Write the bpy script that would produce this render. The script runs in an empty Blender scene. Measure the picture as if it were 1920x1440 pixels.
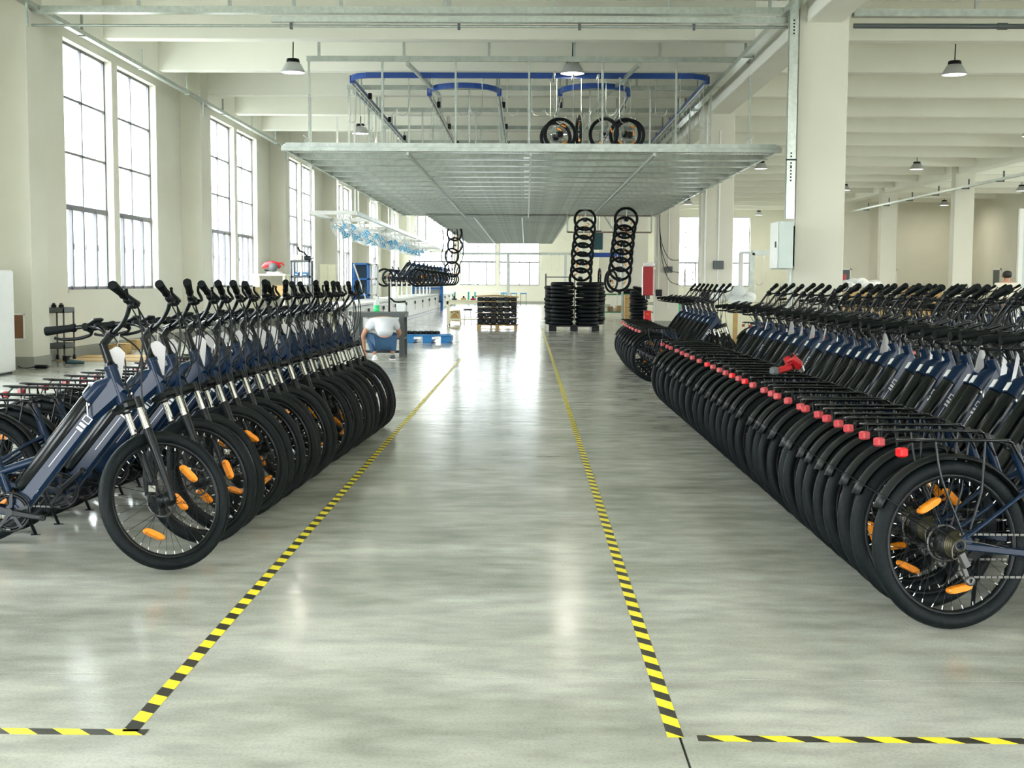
import bpy, math, random
from mathutils import Vector, Matrix
random.seed(7)
C = bpy.context.scene.collection
scene = bpy.context.scene
PI = math.pi
R = math.radians

# ---------------------------------------------------------------- camera, light, exposure
F = 2350.0                                  # focal length in pixels of the 1920 px wide frame
H = 1.40                                    # camera height
cam_data = bpy.data.cameras.new('camera')
cam_data.sensor_width = 36.0
cam_data.lens = 36.0 * F / 1920.0
cam_data.clip_end = 400
cam = bpy.data.objects.new('camera', cam_data)
C.objects.link(cam)
YAW, PITCH, ROLL = R(0.61), math.atan(190 / F), 0.005
CM = Matrix.Rotation(YAW, 3, 'Z') @ Matrix.Rotation(PI / 2 - PITCH, 3, 'X') @ Matrix.Rotation(ROLL, 3, 'Z')
cam.matrix_world = Matrix.Translation((0, 0, H)) @ CM.to_4x4()
scene.camera = cam

world = bpy.data.worlds.new('world')
scene.world = world
world.use_nodes = True
bg = world.node_tree.nodes['Background']
bg.inputs[0].default_value = (0.94, 0.98, 1.0, 1)      # even white overcast
bg.inputs[1].default_value = 4.2

scene.view_settings.view_transform = 'Standard'
scene.view_settings.look = 'None'
scene.view_settings.gamma = 1.0
scene.view_settings.use_curve_mapping = False
scene.view_settings.exposure = 2.05
try:
    scene.cycles.max_bounces = 10
    scene.cycles.diffuse_bounces = 6
    scene.cycles.glossy_bounces = 4
    scene.cycles.transparent_max_bounces = 24
    scene.cycles.caustics_reflective = False
    scene.cycles.caustics_refractive = False
    scene.cycles.use_denoising = True
    scene.cycles.sample_clamp_indirect = 8
except Exception:
    pass


def ray(px, py):
    return CM @ Vector(((px - 960) / F, (720 - py) / F, -1.0))


def at(px, py, Y=None, X=None, z=None):
    """World point seen at a pixel of the 1920x1440 photograph, on a plane Y=, X= or z=."""
    d = ray(px, py)
    if Y is not None:
        t = Y / d.y
    elif X is not None:
        t = X / d.x
    else:
        t = (z - H) / d.z
    return Vector((0, 0, H)) + d * t


# ---------------------------------------------------------------- materials
def mat(name, col, rough=0.5, metal=0.0, var=0.0, scale=6.0, bump=0.0, bscale=80.0, spec=0.5, coat=0.0):
    m = bpy.data.materials.new(name)
    m.use_nodes = True
    nt = m.node_tree
    b = nt.nodes['Principled BSDF']
    b.inputs['Base Color'].default_value = (*col, 1)
    b.inputs['Roughness'].default_value = rough
    b.inputs['Metallic'].default_value = metal
    b.inputs['Specular IOR Level'].default_value = spec
    b.inputs['Coat Weight'].default_value = coat
    tc = nt.nodes.new('ShaderNodeTexCoord')
    if var > 0:
        n = nt.nodes.new('ShaderNodeTexNoise')
        n.inputs['Scale'].default_value = scale
        n.inputs['Detail'].default_value = 5
        nt.links.new(tc.outputs['Object'], n.inputs['Vector'])
        r = nt.nodes.new('ShaderNodeValToRGB')
        r.color_ramp.elements[0].position = 0.3
        r.color_ramp.elements[1].position = 0.7
        r.color_ramp.elements[0].color = (*[c * (1 - var) for c in col], 1)
        r.color_ramp.elements[1].color = (*[min(1, c * (1 + var)) for c in col], 1)
        nt.links.new(n.outputs['Fac'], r.inputs['Fac'])
        nt.links.new(r.outputs['Color'], b.inputs['Base Color'])
    if bump > 0:
        n2 = nt.nodes.new('ShaderNodeTexNoise')
        n2.inputs['Scale'].default_value = bscale
        n2.inputs['Detail'].default_value = 3
        nt.links.new(tc.outputs['Object'], n2.inputs['Vector'])
        bp = nt.nodes.new('ShaderNodeBump')
        bp.inputs['Strength'].default_value = bump
        bp.inputs['Distance'].default_value = 0.01
        nt.links.new(n2.outputs['Fac'], bp.inputs['Height'])
        nt.links.new(bp.outputs['Normal'], b.inputs['Normal'])
    return m


WALL = mat('wall_paint', (0.66, 0.65, 0.55), 0.75, var=0.03, scale=0.8, bump=0.05)
CEIL = mat('ceiling_paint', (0.88, 0.88, 0.79), 0.8, var=0.03, scale=0.5)
BASE = mat('baseboard_grey', (0.30, 0.31, 0.27), 0.5, var=0.05)
GALV = mat('galvanised_steel', (0.50, 0.55, 0.50), 0.32, 0.75, var=0.12, scale=14)
GALVD = mat('galvanised_dull', (0.40, 0.44, 0.40), 0.42, 0.6, var=0.15, scale=9)
WHITEM = mat('white_metal', (0.78, 0.79, 0.74), 0.4, var=0.03)
WHITEP = mat('white_plastic', (0.82, 0.83, 0.82), 0.35, var=0.02)
GREYM = mat('grey_paint_metal', (0.075, 0.09, 0.09), 0.45, var=0.06)
WINFR = mat('window_aluminium', (0.13, 0.13, 0.14), 0.4, 0.3, var=0.05)
TYRE = mat('tyre_rubber', (0.0035, 0.0065, 0.0075), 0.5, spec=0.16, var=0.2, scale=30, bump=0.25, bscale=260)
BLACK = mat('black_metal', (0.002, 0.004, 0.005), 0.34, spec=0.25, var=0.1)
BLACKG = mat('black_gloss', (0.002, 0.004, 0.005), 0.22, spec=0.32, var=0.1)
BLACKP = mat('black_plastic', (0.003, 0.005, 0.006), 0.42, spec=0.28, var=0.1)
GRIP = mat('grip_rubber', (0.002, 0.004, 0.004), 0.6, spec=0.12, bump=0.2, bscale=300)
BLUE = mat('frame_blue', (0.0022, 0.0125, 0.036), 0.28, 0.0, var=0.08, spec=0.24)
CHROME = mat('chrome', (0.52, 0.52, 0.50), 0.14, 1.0, var=0.03)
DSTEEL = mat('dark_steel', (0.10, 0.10, 0.10), 0.35, 0.8, var=0.15)
SILVER = mat('silver', (0.62, 0.63, 0.62), 0.28, 0.9, var=0.05)
DECAL = mat('white_decal', (0.55, 0.56, 0.55), 0.4)
ORANGE = mat('orange_reflector', (0.80, 0.25, 0.01), 0.22, var=0.12, scale=60)
REDL = mat('red_lens', (0.75, 0.015, 0.02), 0.18, var=0.1, scale=40)
PINKL = mat('wrapped_red_lens', (0.46, 0.05, 0.06), 0.25, var=0.15, scale=40)
PAPER = mat('paper', (0.60, 0.59, 0.60), 0.7, var=0.03)
CARD = mat('cardboard', (0.50, 0.33, 0.13), 0.8, var=0.12, scale=5)
CARDD = mat('cardboard_dark', (0.24, 0.17, 0.09), 0.8, var=0.15, scale=5)
WOOD = mat('pallet_wood', (0.52, 0.34, 0.12), 0.75, var=0.2, scale=8)
BROWN = mat('brown_board', (0.20, 0.09, 0.04), 0.6, var=0.15)
BLUEP = mat('blue_plastic', (0.01, 0.17, 0.42), 0.4, var=0.08)
BLUER = mat('blue_rack_paint', (0.01, 0.16, 0.55), 0.35, var=0.06)
BLUET = mat('blue_track_paint', (0.008, 0.06, 0.30), 0.35, var=0.08)
LBLUE = mat('light_blue', (0.12, 0.38, 0.65), 0.4, var=0.05)
CYAN = mat('fan_blade_blue', (0.03, 0.33, 0.55), 0.3, var=0.05)
RED = mat('red_paint', (0.40, 0.010, 0.014), 0.35, var=0.08)
GREEN = mat('green_plastic', (0.05, 0.62, 0.25), 0.4, var=0.06)
GREENM = mat('green_metal', (0.02, 0.16, 0.07), 0.5, var=0.1)
TEAL = mat('teal_paint', (0.03, 0.42, 0.42), 0.45, var=0.06)
BEIGE = mat('beige_plastic', (0.62, 0.50, 0.28), 0.5, var=0.05)
CREAM = mat('cream_paint', (0.78, 0.76, 0.55), 0.5, var=0.04)
SKIN = mat('skin', (0.52, 0.27, 0.17), 0.5, var=0.06, scale=20)
SHIRT = mat('white_cotton', (0.74, 0.76, 0.80), 0.85, var=0.04, bump=0.3, bscale=25)
JEANS = mat('denim', (0.030, 0.085, 0.17), 0.85, var=0.2, scale=40)
HAIR = mat('black_hair', (0.008, 0.007, 0.007), 0.5, bump=0.5, bscale=120)
FOAM = mat('foam_wrap', (0.82, 0.84, 0.82), 0.6, var=0.04)
CABI = mat('cabinet_grey_green', (0.56, 0.64, 0.60), 0.4, var=0.03)
OUTA = mat('render_peach', (0.80, 0.60, 0.46), 0.8, var=0.03)
OUTB = mat('render_pale', (0.70, 0.70, 0.68), 0.8, var=0.03)


def emat(name, col, s):
    m = bpy.data.materials.new(name)
    m.use_nodes = True
    b = m.node_tree.nodes['Principled BSDF']
    b.inputs['Base Color'].default_value = (0.9, 0.9, 0.9, 1)
    b.inputs['Emission Color'].default_value = (*col, 1)
    b.inputs['Emission Strength'].default_value = s
    return m


LAMPON = emat('lamp_diffuser', (1.0, 0.98, 0.93), 2.2)


def glass_mat():
    m = bpy.data.materials.new('window_glass')
    m.use_nodes = True
    nt = m.node_tree
    nt.nodes.clear()
    o = nt.nodes.new('ShaderNodeOutputMaterial')
    t = nt.nodes.new('ShaderNodeBsdfTransparent')
    t.inputs[0].default_value = (0.95, 0.97, 0.98, 1)
    g = nt.nodes.new('ShaderNodeBsdfGlossy')
    g.inputs['Roughness'].default_value = 0.03
    mx = nt.nodes.new('ShaderNodeMixShader')
    mx.inputs[0].default_value = 0.05
    nt.links.new(t.outputs[0], mx.inputs[1])
    nt.links.new(g.outputs[0], mx.inputs[2])
    nt.links.new(mx.outputs[0], o.inputs[0])
    return m


GLASS = glass_mat()


def plastic_bag_mat():
    m = bpy.data.materials.new('clear_bag')
    m.use_nodes = True
    nt = m.node_tree
    b = nt.nodes['Principled BSDF']
    b.inputs['Base Color'].default_value = (0.85, 0.9, 0.9, 1)
    b.inputs['Roughness'].default_value = 0.2
    b.inputs['Alpha'].default_value = 0.45
    return m


BAG = plastic_bag_mat()


def tape_mat(name, ax):
    """Hazard tape: diagonal yellow and black bands along local X."""
    m = bpy.data.materials.new(name)
    m.use_nodes = True
    nt = m.node_tree
    b = nt.nodes['Principled BSDF']
    b.inputs['Roughness'].default_value = 0.35
    tc = nt.nodes.new('ShaderNodeTexCoord')
    sp = nt.nodes.new('ShaderNodeSeparateXYZ')
    nt.links.new(tc.outputs['Object'], sp.inputs[0])
    mu = nt.nodes.new('ShaderNodeMath'); mu.operation = 'MULTIPLY'; mu.inputs[1].default_value = ax
    nt.links.new(sp.outputs['Y'], mu.inputs[0])
    ad = nt.nodes.new('ShaderNodeMath'); ad.operation = 'ADD'
    nt.links.new(sp.outputs['X'], ad.inputs[0])
    nt.links.new(mu.outputs[0], ad.inputs[1])
    dv = nt.nodes.new('ShaderNodeMath'); dv.operation = 'DIVIDE'; dv.inputs[1].default_value = 0.163
    nt.links.new(ad.outputs[0], dv.inputs[0])
    fr = nt.nodes.new('ShaderNodeMath'); fr.operation = 'FRACT'
    nt.links.new(dv.outputs[0], fr.inputs[0])
    gt = nt.nodes.new('ShaderNodeMath'); gt.operation = 'GREATER_THAN'; gt.inputs[1].default_value = 0.48
    nt.links.new(fr.outputs[0], gt.inputs[0])
    n = nt.nodes.new('ShaderNodeTexNoise'); n.inputs['Scale'].default_value = 40
    nt.links.new(tc.outputs['Object'], n.inputs['Vector'])
    bk = nt.nodes.new('ShaderNodeValToRGB')
    bk.color_ramp.elements[0].color = (0.008, 0.009, 0.008, 1)
    bk.color_ramp.elements[1].color = (0.045, 0.042, 0.03, 1)
    nt.links.new(n.outputs['Fac'], bk.inputs[0])
    mx = nt.nodes.new('ShaderNodeMix'); mx.data_type = 'RGBA'
    nt.links.new(gt.outputs[0], mx.inputs[0])
    nt.links.new(bk.outputs[0], mx.inputs[6])
    mx.inputs[7].default_value = (0.92, 0.78, 0.03, 1)
    nt.links.new(mx.outputs[2], b.inputs['Base Color'])
    return m


def floor_mat():
    m = bpy.data.materials.new('polished_concrete')
    m.use_nodes = True
    nt = m.node_tree
    b = nt.nodes['Principled BSDF']
    tc = nt.nodes.new('ShaderNodeTexCoord')
    n1 = nt.nodes.new('ShaderNodeTexNoise'); n1.inputs['Scale'].default_value = 0.9; n1.inputs['Detail'].default_value = 8; n1.inputs['Roughness'].default_value = 0.6
    n2 = nt.nodes.new('ShaderNodeTexNoise'); n2.inputs['Scale'].default_value = 5; n2.inputs['Detail'].default_value = 6
    n3 = nt.nodes.new('ShaderNodeTexNoise'); n3.inputs['Scale'].default_value = 90; n3.inputs['Detail'].default_value = 2
    mp = nt.nodes.new('ShaderNodeMapping'); mp.inputs['Scale'].default_value = (0.7, 1.6, 1)
    geo = nt.nodes.new('ShaderNodeNewGeometry')
    nt.links.new(geo.outputs['Position'], mp.inputs[0])
    for n in (n1, n2):
        nt.links.new(mp.outputs[0], n.inputs['Vector'])
    nt.links.new(geo.outputs['Position'], n3.inputs['Vector'])
    r1 = nt.nodes.new('ShaderNodeValToRGB')
    e = r1.color_ramp.elements
    e[0].position = 0.33; e[0].color = (0.335, 0.34, 0.30, 1)
    e[1].position = 0.62; e[1].color = (0.545, 0.55, 0.505, 1)
    nt.links.new(n1.outputs['Fac'], r1.inputs[0])
    r2 = nt.nodes.new('ShaderNodeValToRGB')
    r2.color_ramp.elements[0].position = 0.3; r2.color_ramp.elements[0].color = (0.74, 0.75, 0.74, 1)
    r2.color_ramp.elements[1].position = 0.65; r2.color_ramp.elements[1].color = (1.05, 1.05, 1.04, 1)
    nt.links.new(n2.outputs['Fac'], r2.inputs[0])
    r3 = nt.nodes.new('ShaderNodeValToRGB')
    r3.color_ramp.elements[0].position = 0.32; r3.color_ramp.elements[0].color = (0.86, 0.86, 0.86, 1)
    r3.color_ramp.elements[1].position = 0.55; r3.color_ramp.elements[1].color = (1.0, 1.0, 1.0, 1)
    nt.links.new(n3.outputs['Fac'], r3.inputs[0])
    m1 = nt.nodes.new('ShaderNodeMix'); m1.data_type = 'RGBA'; m1.blend_type = 'MULTIPLY'; m1.inputs[0].default_value = 1
    m2 = nt.nodes.new('ShaderNodeMix'); m2.data_type = 'RGBA'; m2.blend_type = 'MULTIPLY'; m2.inputs[0].default_value = 1
    nt.links.new(r1.outputs[0], m1.inputs[6]); nt.links.new(r2.outputs[0], m1.inputs[7])
    nt.links.new(m1.outputs[2], m2.inputs[6]); nt.links.new(r3.outputs[0], m2.inputs[7])
    nt.links.new(m2.outputs[2], b.inputs['Base Color'])
    rr = nt.nodes.new('ShaderNodeMapRange'); rr.inputs[3].default_value = 0.10; rr.inputs[4].default_value = 0.26
    nt.links.new(n2.outputs['Fac'], rr.inputs[0])
    nt.links.new(rr.outputs[0], b.inputs['Roughness'])
    b.inputs['Specular IOR Level'].default_value = 0.6
    # gentle trowel waves across the aisle
    wv = nt.nodes.new('ShaderNodeTexNoise'); wv.inputs['Scale'].default_value = 1.0; wv.inputs['Detail'].default_value = 3
    mp2 = nt.nodes.new('ShaderNodeMapping'); mp2.inputs['Scale'].default_value = (1.2, 5.0, 1)
    nt.links.new(geo.outputs['Position'], mp2.inputs[0]); nt.links.new(mp2.outputs[0], wv.inputs['Vector'])
    bp = nt.nodes.new('ShaderNodeBump'); bp.inputs['Strength'].default_value = 0.12; bp.inputs['Distance'].default_value = 0.02
    nt.links.new(wv.outputs['Fac'], bp.inputs['Height'])
    nt.links.new(bp.outputs['Normal'], b.inputs['Normal'])
    return m


def mesh_sheet_mat():
    """Expanded galvanised sheet: diamond openings cut by alpha."""
    m = bpy.data.materials.new('expanded_sheet')
    m.use_nodes = True
    nt = m.node_tree
    b = nt.nodes['Principled BSDF']
    b.inputs['Base Color'].default_value = (0.62, 0.68, 0.62, 1)
    b.inputs['Metallic'].default_value = 0.85
    b.inputs['Roughness'].default_value = 0.26
    geo = nt.nodes.new('ShaderNodeNewGeometry')
    sp = nt.nodes.new('ShaderNodeSeparateXYZ')
    nt.links.new(geo.outputs['Position'], sp.inputs[0])

    def math_(op, a, bb=None):
        n = nt.nodes.new('ShaderNodeMath'); n.operation = op
        for i, v in enumerate((a, bb)):
            if v is None:
                continue
            if isinstance(v, (int, float)):
                n.inputs[i].default_value = v
            else:
                nt.links.new(v, n.inputs[i])
        return n.outputs[0]
    x = math_('MULTIPLY', sp.outputs['X'], 16.0)
    y = math_('MULTIPLY', sp.outputs['Y'], 7.0)
    fa = math_('FRACT', math_('ADD', x, y))
    fb = math_('FRACT', math_('SUBTRACT', x, y))
    a = math_('ABSOLUTE', math_('SUBTRACT', fa, 0.5))
    c = math_('ABSOLUTE', math_('SUBTRACT', fb, 0.5))
    hole = math_('LESS_THAN', math_('MAXIMUM', a, c), 0.43)
    al = math_('SUBTRACT', 1.0, hole)
    nt.links.new(al, b.inputs['Alpha'])
    return m


FLOOR = floor_mat()
SHEET = mesh_sheet_mat()
JOINT = mat('floor_joint', (0.09, 0.09, 0.08), 0.8)


# ---------------------------------------------------------------- mesh helpers
class MB:
    def __init__(self):
        self.v = []; self.f = []; self.m = []; self.s = []

    def add(self, vs, fs, m=0, smooth=False):
        o = len(self.v)
        self.v += [tuple(p) for p in vs]
        for f in fs:
            self.f.append(tuple(i + o for i in f)); self.m.append(m); self.s.append(smooth)
        return self

    def hexa(self, c, m=0):
        return self.add(c, [(0, 3, 2, 1), (4, 5, 6, 7), (0, 1, 5, 4), (1, 2, 6, 5), (2, 3, 7, 6), (3, 0, 4, 7)], m)

    def box(self, x0, x1, y0, y1, z0, z1, m=0):
        return self.hexa([(x0, y0, z0), (x1, y0, z0), (x1, y1, z0), (x0, y1, z0), (x0, y0, z1), (x1, y0, z1), (x1, y1, z1), (x0, y1, z1)], m)

    def cbox(self, x0, x1, y0, y1, z0, z1, ch=0.01, m=0):
        """Box with chamfered vertical and top edges."""
        c = min(ch, (x1 - x0) / 3, (y1 - y0) / 3, (z1 - z0) / 3)
        def ring(i, z):
            a, b, d, e = x0 + i, x1 - i, y0 + i, y1 - i
            return [(a + c, d, z), (b - c, d, z), (b, d + c, z), (b, e - c, z), (b - c, e, z), (a + c, e, z), (a, e - c, z), (a, d + c, z)]
        rings = [ring(c, z0), ring(0, z0 + c), ring(0, z1 - c), ring(c, z1)]
        vs = sum(rings, [])
        fs = []
        for k in range(3):
            for i in range(8):
                j = (i + 1) % 8
                fs.append((k * 8 + i, k * 8 + j, k * 8 + 8 + j, k * 8 + 8 + i))
        fs.append(tuple(reversed(range(8)))); fs.append(tuple(range(24, 32)))
        return self.add(vs, fs, m)

    def beam(self, p0, p1, w, h, side=(0, 1, 0), m=0, ch=0.0, w1=None, h1=None):
        """Bar of section w (along side) x h from p0 to p1; ch chamfers, w1/h1 taper."""
        p0 = Vector(p0); p1 = Vector(p1)
        d = (p1 - p0).normalized()
        s = Vector(side); s = (s - d * s.dot(d))
        if s.length < 1e-6:
            s = Vector((1, 0, 0)) - d * d.x
        s.normalize(); u = s.cross(d).normalized()
        w1 = w if w1 is None else w1; h1 = h if h1 is None else h1
        def sec(p, w, h):
            a, b = w / 2, h / 2
            if ch <= 0:
                pts = [(-a, -b), (a, -b), (a, b), (-a, b)]
            else:
                c = min(ch, a * .9, b * .9)
                pts = [(-a + c, -b), (a - c, -b), (a, -b + c), (a, b - c), (a - c, b), (-a + c, b), (-a, b - c), (-a, -b + c)]
            return [p + s * x + u * y for x, y in pts]
        A = sec(p0, w, h); B = sec(p1, w1, h1); n = len(A)
        fs = [(i, (i + 1) % n, n + (i + 1) % n, n + i) for i in range(n)]
        fs += [tuple(reversed(range(n))), tuple(range(n, 2 * n))]
        return self.add(A + B, fs, m)

    def tube(self, pts, r, n=8, m=0, closed=False, cap=True):
        pts = [Vector(p) for p in pts]
        k = len(pts)
        rs = r if isinstance(r, (list, tuple)) else [r] * k
        tang = []
        for i in range(k):
            a = pts[(i - 1) % k] if (i > 0 or closed) else pts[i]
            b = pts[(i + 1) % k] if (i < k - 1 or closed) else pts[i]
            tang.append((b - a).normalized())
        t = tang[0]
        ref = Vector((0, 0, 1)) if abs(t.z) < 0.9 else Vector((1, 0, 0))
        u = (ref - t * ref.dot(t)).normalized()
        vs = []
        for i in range(k):
            t = tang[i]
            u = (u - t * u.dot(t))
            u = u.normalized() if u.length > 1e-6 else t.orthogonal().normalized()
            w = t.cross(u)
            for j in range(n):
                a = 2 * PI * j / n
                vs.append(pts[i] + (u * math.cos(a) + w * math.sin(a)) * rs[i])
        fs = []
        for i in range(k if closed else k - 1):
            i2 = (i + 1) % k
            for j in range(n):
                j2 = (j + 1) % n
                fs.append((i * n + j, i * n + j2, i2 * n + j2, i2 * n + j))
        self.add(vs, fs, m, True)
        if cap and not closed:
            self.add(vs[:n], [tuple(reversed(range(n)))], m)
            self.add(vs[-n:], [tuple(range(n))], m)
        return self

    def lathe(self, prof, n=24, axis='Z', c=(0, 0, 0), m=0, closed=False, smooth=True):
        """Revolve (r, h) pairs about an axis through c."""
        vs = []
        k = len(prof)
        for i in range(n):
            a = 2 * PI * i / n
            ca, sa = math.cos(a), math.sin(a)
            for r, h in prof:
                if axis == 'Z':
                    p = (r * ca, r * sa, h)
                elif axis == 'Y':
                    p = (r * sa, h, r * ca)
                else:
                    p = (h, r * ca, r * sa)
                vs.append((p[0] + c[0], p[1] + c[1], p[2] + c[2]))
        fs = []
        for i in range(n):
            i2 = (i + 1) % n
            for j in range(k if closed else k - 1):
                j2 = (j + 1) % k
                fs.append((i * k + j, i2 * k + j, i2 * k + j2, i * k + j2))
        return self.add(vs, fs, m, smooth)

    def ball(self, c, r, n=12, m=0, sc=(1, 1, 1)):
        prof = [(max(1e-4, math.sin(PI * i / n)) * 1.0, -math.cos(PI * i / n)) for i in range(n + 1)]
        vs = []; k = len(prof); w = n * 2
        for i in range(w):
            a = 2 * PI * i / w
            for q, h in prof:
                vs.append((c[0] + r * sc[0] * q * math.cos(a), c[1] + r * sc[1] * q * math.sin(a), c[2] + r * sc[2] * h))
        fs = [(i * k + j, ((i + 1) % w) * k + j, ((i + 1) % w) * k + j + 1, i * k + j + 1) for i in range(w) for j in range(k - 1)]
        return self.add(vs, fs, m, True)

    def xform(self, M):
        self.v = [tuple(M @ Vector(p)) for p in self.v]
        return self

    def mesh(self, name, mats):
        me = bpy.data.meshes.new(name)
        me.from_pydata(self.v, [], self.f)
        if not isinstance(mats, (list, tuple)):
            mats = [mats]
        for x in mats:
            me.materials.append(x)
        me.polygons.foreach_set('material_index', self.m)
        me.polygons.foreach_set('use_smooth', self.s)
        me.update()
        return me


def link(name, data, parent=None, M=None):
    o = bpy.data.objects.new(name, data)
    C.objects.link(o)
    if parent is not None:
        o.parent = parent
    if M is not None:
        if parent is not None:
            o.matrix_local = M
        else:
            o.matrix_world = M
    return o


def part(name, mb, mats, parent=None, M=None, label=None):
    o = link(name, mb.mesh(name, mats) if isinstance(mb, MB) else mb, parent, M)
    if label:
        o['label'] = label
    return o


def tag(o, label, cat, group=None):
    o['label'] = label; o['category'] = cat
    if group:
        o['group'] = group
    return o


def thing(name, label, cat, loc=(0, 0, 0), rz=0.0, group=None):
    o = bpy.data.objects.new(name, None)
    o.empty_display_size = 0.1
    C.objects.link(o)
    o.location = loc; o.rotation_euler = (0, 0, rz)
    return tag(o, label, cat, group)


def struct(name, mb, mats, parent=None, M=None):
    o = part(name, mb, mats, parent, M)
    if parent is None:
        o['kind'] = 'structure'
    return o


def curve(pts, n=6):
    """Catmull-Rom through the points."""
    P = [Vector(p) for p in pts]
    P = [P[0] * 2 - P[1]] + P + [P[-1] * 2 - P[-2]]
    out = []
    for i in range(1, len(P) - 2):
        for k in range(n):
            t = k / n
            a, b, c, d = P[i - 1], P[i], P[i + 1], P[i + 2]
            out.append(0.5 * ((2 * b) + (c - a) * t + (2 * a - 5 * b + 4 * c - d) * t * t + (3 * b - a - 3 * c + d) * t ** 3))
    out.append(P[-2])
    return out


ORD = ['nearest', 'second', 'third', 'fourth', 'fifth', 'sixth', 'seventh', 'eighth', 'ninth', 'tenth', 'eleventh', 'twelfth', 'thirteenth',
       'fourteenth', 'fifteenth', 'sixteenth', 'seventeenth', 'eighteenth', 'nineteenth', 'twentieth']


def ordn(i):
    if i < 20:
        return ORD[i]
    return 'twenty-' + ['first', 'second', 'third', 'fourth', 'fifth', 'sixth', 'seventh', 'eighth', 'ninth'][i - 20] if i < 29 else 'thirtieth'


# ---------------------------------------------------------------- the building
BAY = 10.6
Y0, Y1 = -5.0, 83.0
XL, XR = -8.35, 31.0
ZC = 6.95
ZB = 6.03           # underside of the ceiling beams
SILL, HEAD = 1.23, 5.77


def wall_mb(L, Ht, openings, t):
    """Wall in local u (x), outward (y), z with rectangular openings sharing sill and head."""
    mb = MB()
    ops = sorted(openings)
    u = 0.0
    for a, b, z0, z1 in ops:
        if a > u:
            mb.box(u, a, 0, t, 0, Ht)
        if z0 > 0:
            mb.box(a, b, 0, t, 0, z0)
        mb.box(a, b, 0, t, z1, Ht)
        u = b
    mb.box(u, L, 0, t, 0, Ht)
    return mb


WN = [0]


def window(M, W, detail=True):
    """Steel window: two columns by three rows of panes over four sliding sashes. Local u=x, outward=y, z from sill."""
    WN[0] += 1
    hh = HEAD - SILL
    zt = 2.76 - SILL
    mb = MB()
    d0, d1 = 0.15, 0.20
    e = 0.05
    mb.box(0, W, d0, d1, 0, 0.06); mb.box(0, W, d0, d1, hh - 0.05, hh)
    mb.box(0, e, d0, d1, 0, hh); mb.box(W - e, W, d0, d1, 0, hh)
    mb.box(0, W, d0 - .01, d1 + .01, zt - 0.05, zt + 0.05)
    rows = [zt + (hh - zt) * k / 3 for k in range(4)]
    for z in rows[1:3]:
        mb.box(0, W, d0, d1, z - 0.022, z + 0.022)
    mb.box(W / 2 - 0.025, W / 2 + 0.025, d0, d1, zt, hh)
    for k in range(1, 4):
        u = W * k / 4
        dd = 0.02 if k % 2 else 0
        mb.box(u - 0.035, u + 0.035, d0 - dd, d1, 0, zt)
    fr = struct('window_%d' % WN[0], mb, WINFR, None, M)
    s = MB().box(-0.04, W + 0.04, -0.03, 0.15, -0.05, 0.0)
    part('window_sill', s, WALL, fr)
    if detail:
        for i in range(2):
            for k in range(3):
                a, b = (W / 2) * i + 0.03, (W / 2) * (i + 1) - 0.03
                part('pane', MB().box(a, b, d0 + .02, d0 + .028, rows[k] + .02, rows[k + 1] - .02), GLASS, fr)
        for k in range(4):
            part('pane', MB().box(W * k / 4 + .03, W * (k + 1) / 4 - .03, d0 + .02, d0 + .028, .05, zt - .04), GLASS, fr)
            part('window_catch', MB().box(W * k / 4 + .05, W * k / 4 + .07, d0 - .025, d0, .75, .87), SILVER, fr)
    else:
        part('pane', MB().box(0.03, W - .03, d0 + .02, d0 + .028, .03, hh - .03), GLASS, fr)
    return fr


def portal(M, W):
    l = bpy.data.lights.new('window_daylight', 'AREA')
    l.shape = 'RECTANGLE'; l.size = W; l.size_y = HEAD - SILL
    l.cycles.is_portal = True
    o = bpy.data.objects.new('window_daylight', l)
    C.objects.link(o)
    o.matrix_world = M @ Matrix.Translation((W / 2, 0.24, (HEAD - SILL) / 2)) @ Matrix.Rotation(-PI / 2, 4, 'X')


# left wall: local u -> +Y, outward -> -X
ML = Matrix(((0, -1, 0, XL), (1, 0, 0, Y0), (0, 0, 1, 0), (0, 0, 0, 1)))
WW = 2.66
left_ops = []
for k in range(-2, 6):
    for off in (22.85, 25.86):
        a = off + BAY * k - Y0
        if a > 0.3 and a + WW < Y1 - Y0 - 0.3:
            left_ops.append((a, a + WW, SILL, HEAD))
struct('wall_left', wall_mb(Y1 - Y0, ZC, left_ops, 0.3), WALL, None, ML)
for a, b, z0, z1 in left_ops:
    M = ML @ Matrix.Translation((a, 0, SILL))
    window(M, WW, detail=a + Y0 > 15)
    pass
# far wall: u -> +X, outward +Y
MBK = Matrix.Translation((XL, Y1, 0))
back_ops = []
for x in (-7.35, -4.36, -1.74, 9.2, 12.1, 20.1, 23.0):
    back_ops.append((x - XL, x - XL + 2.62 if x != -4.36 else x - XL + 2.36, SILL, HEAD))
struct('wall_back', wall_mb(XR - XL, ZC, back_ops, 0.3), WALL, None, MBK)
for a, b, z0, z1 in back_ops:
    M = MBK @ Matrix.Translation((a, 0, SILL))
    window(M, b - a, detail=a + XL < 15)
    pass
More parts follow.
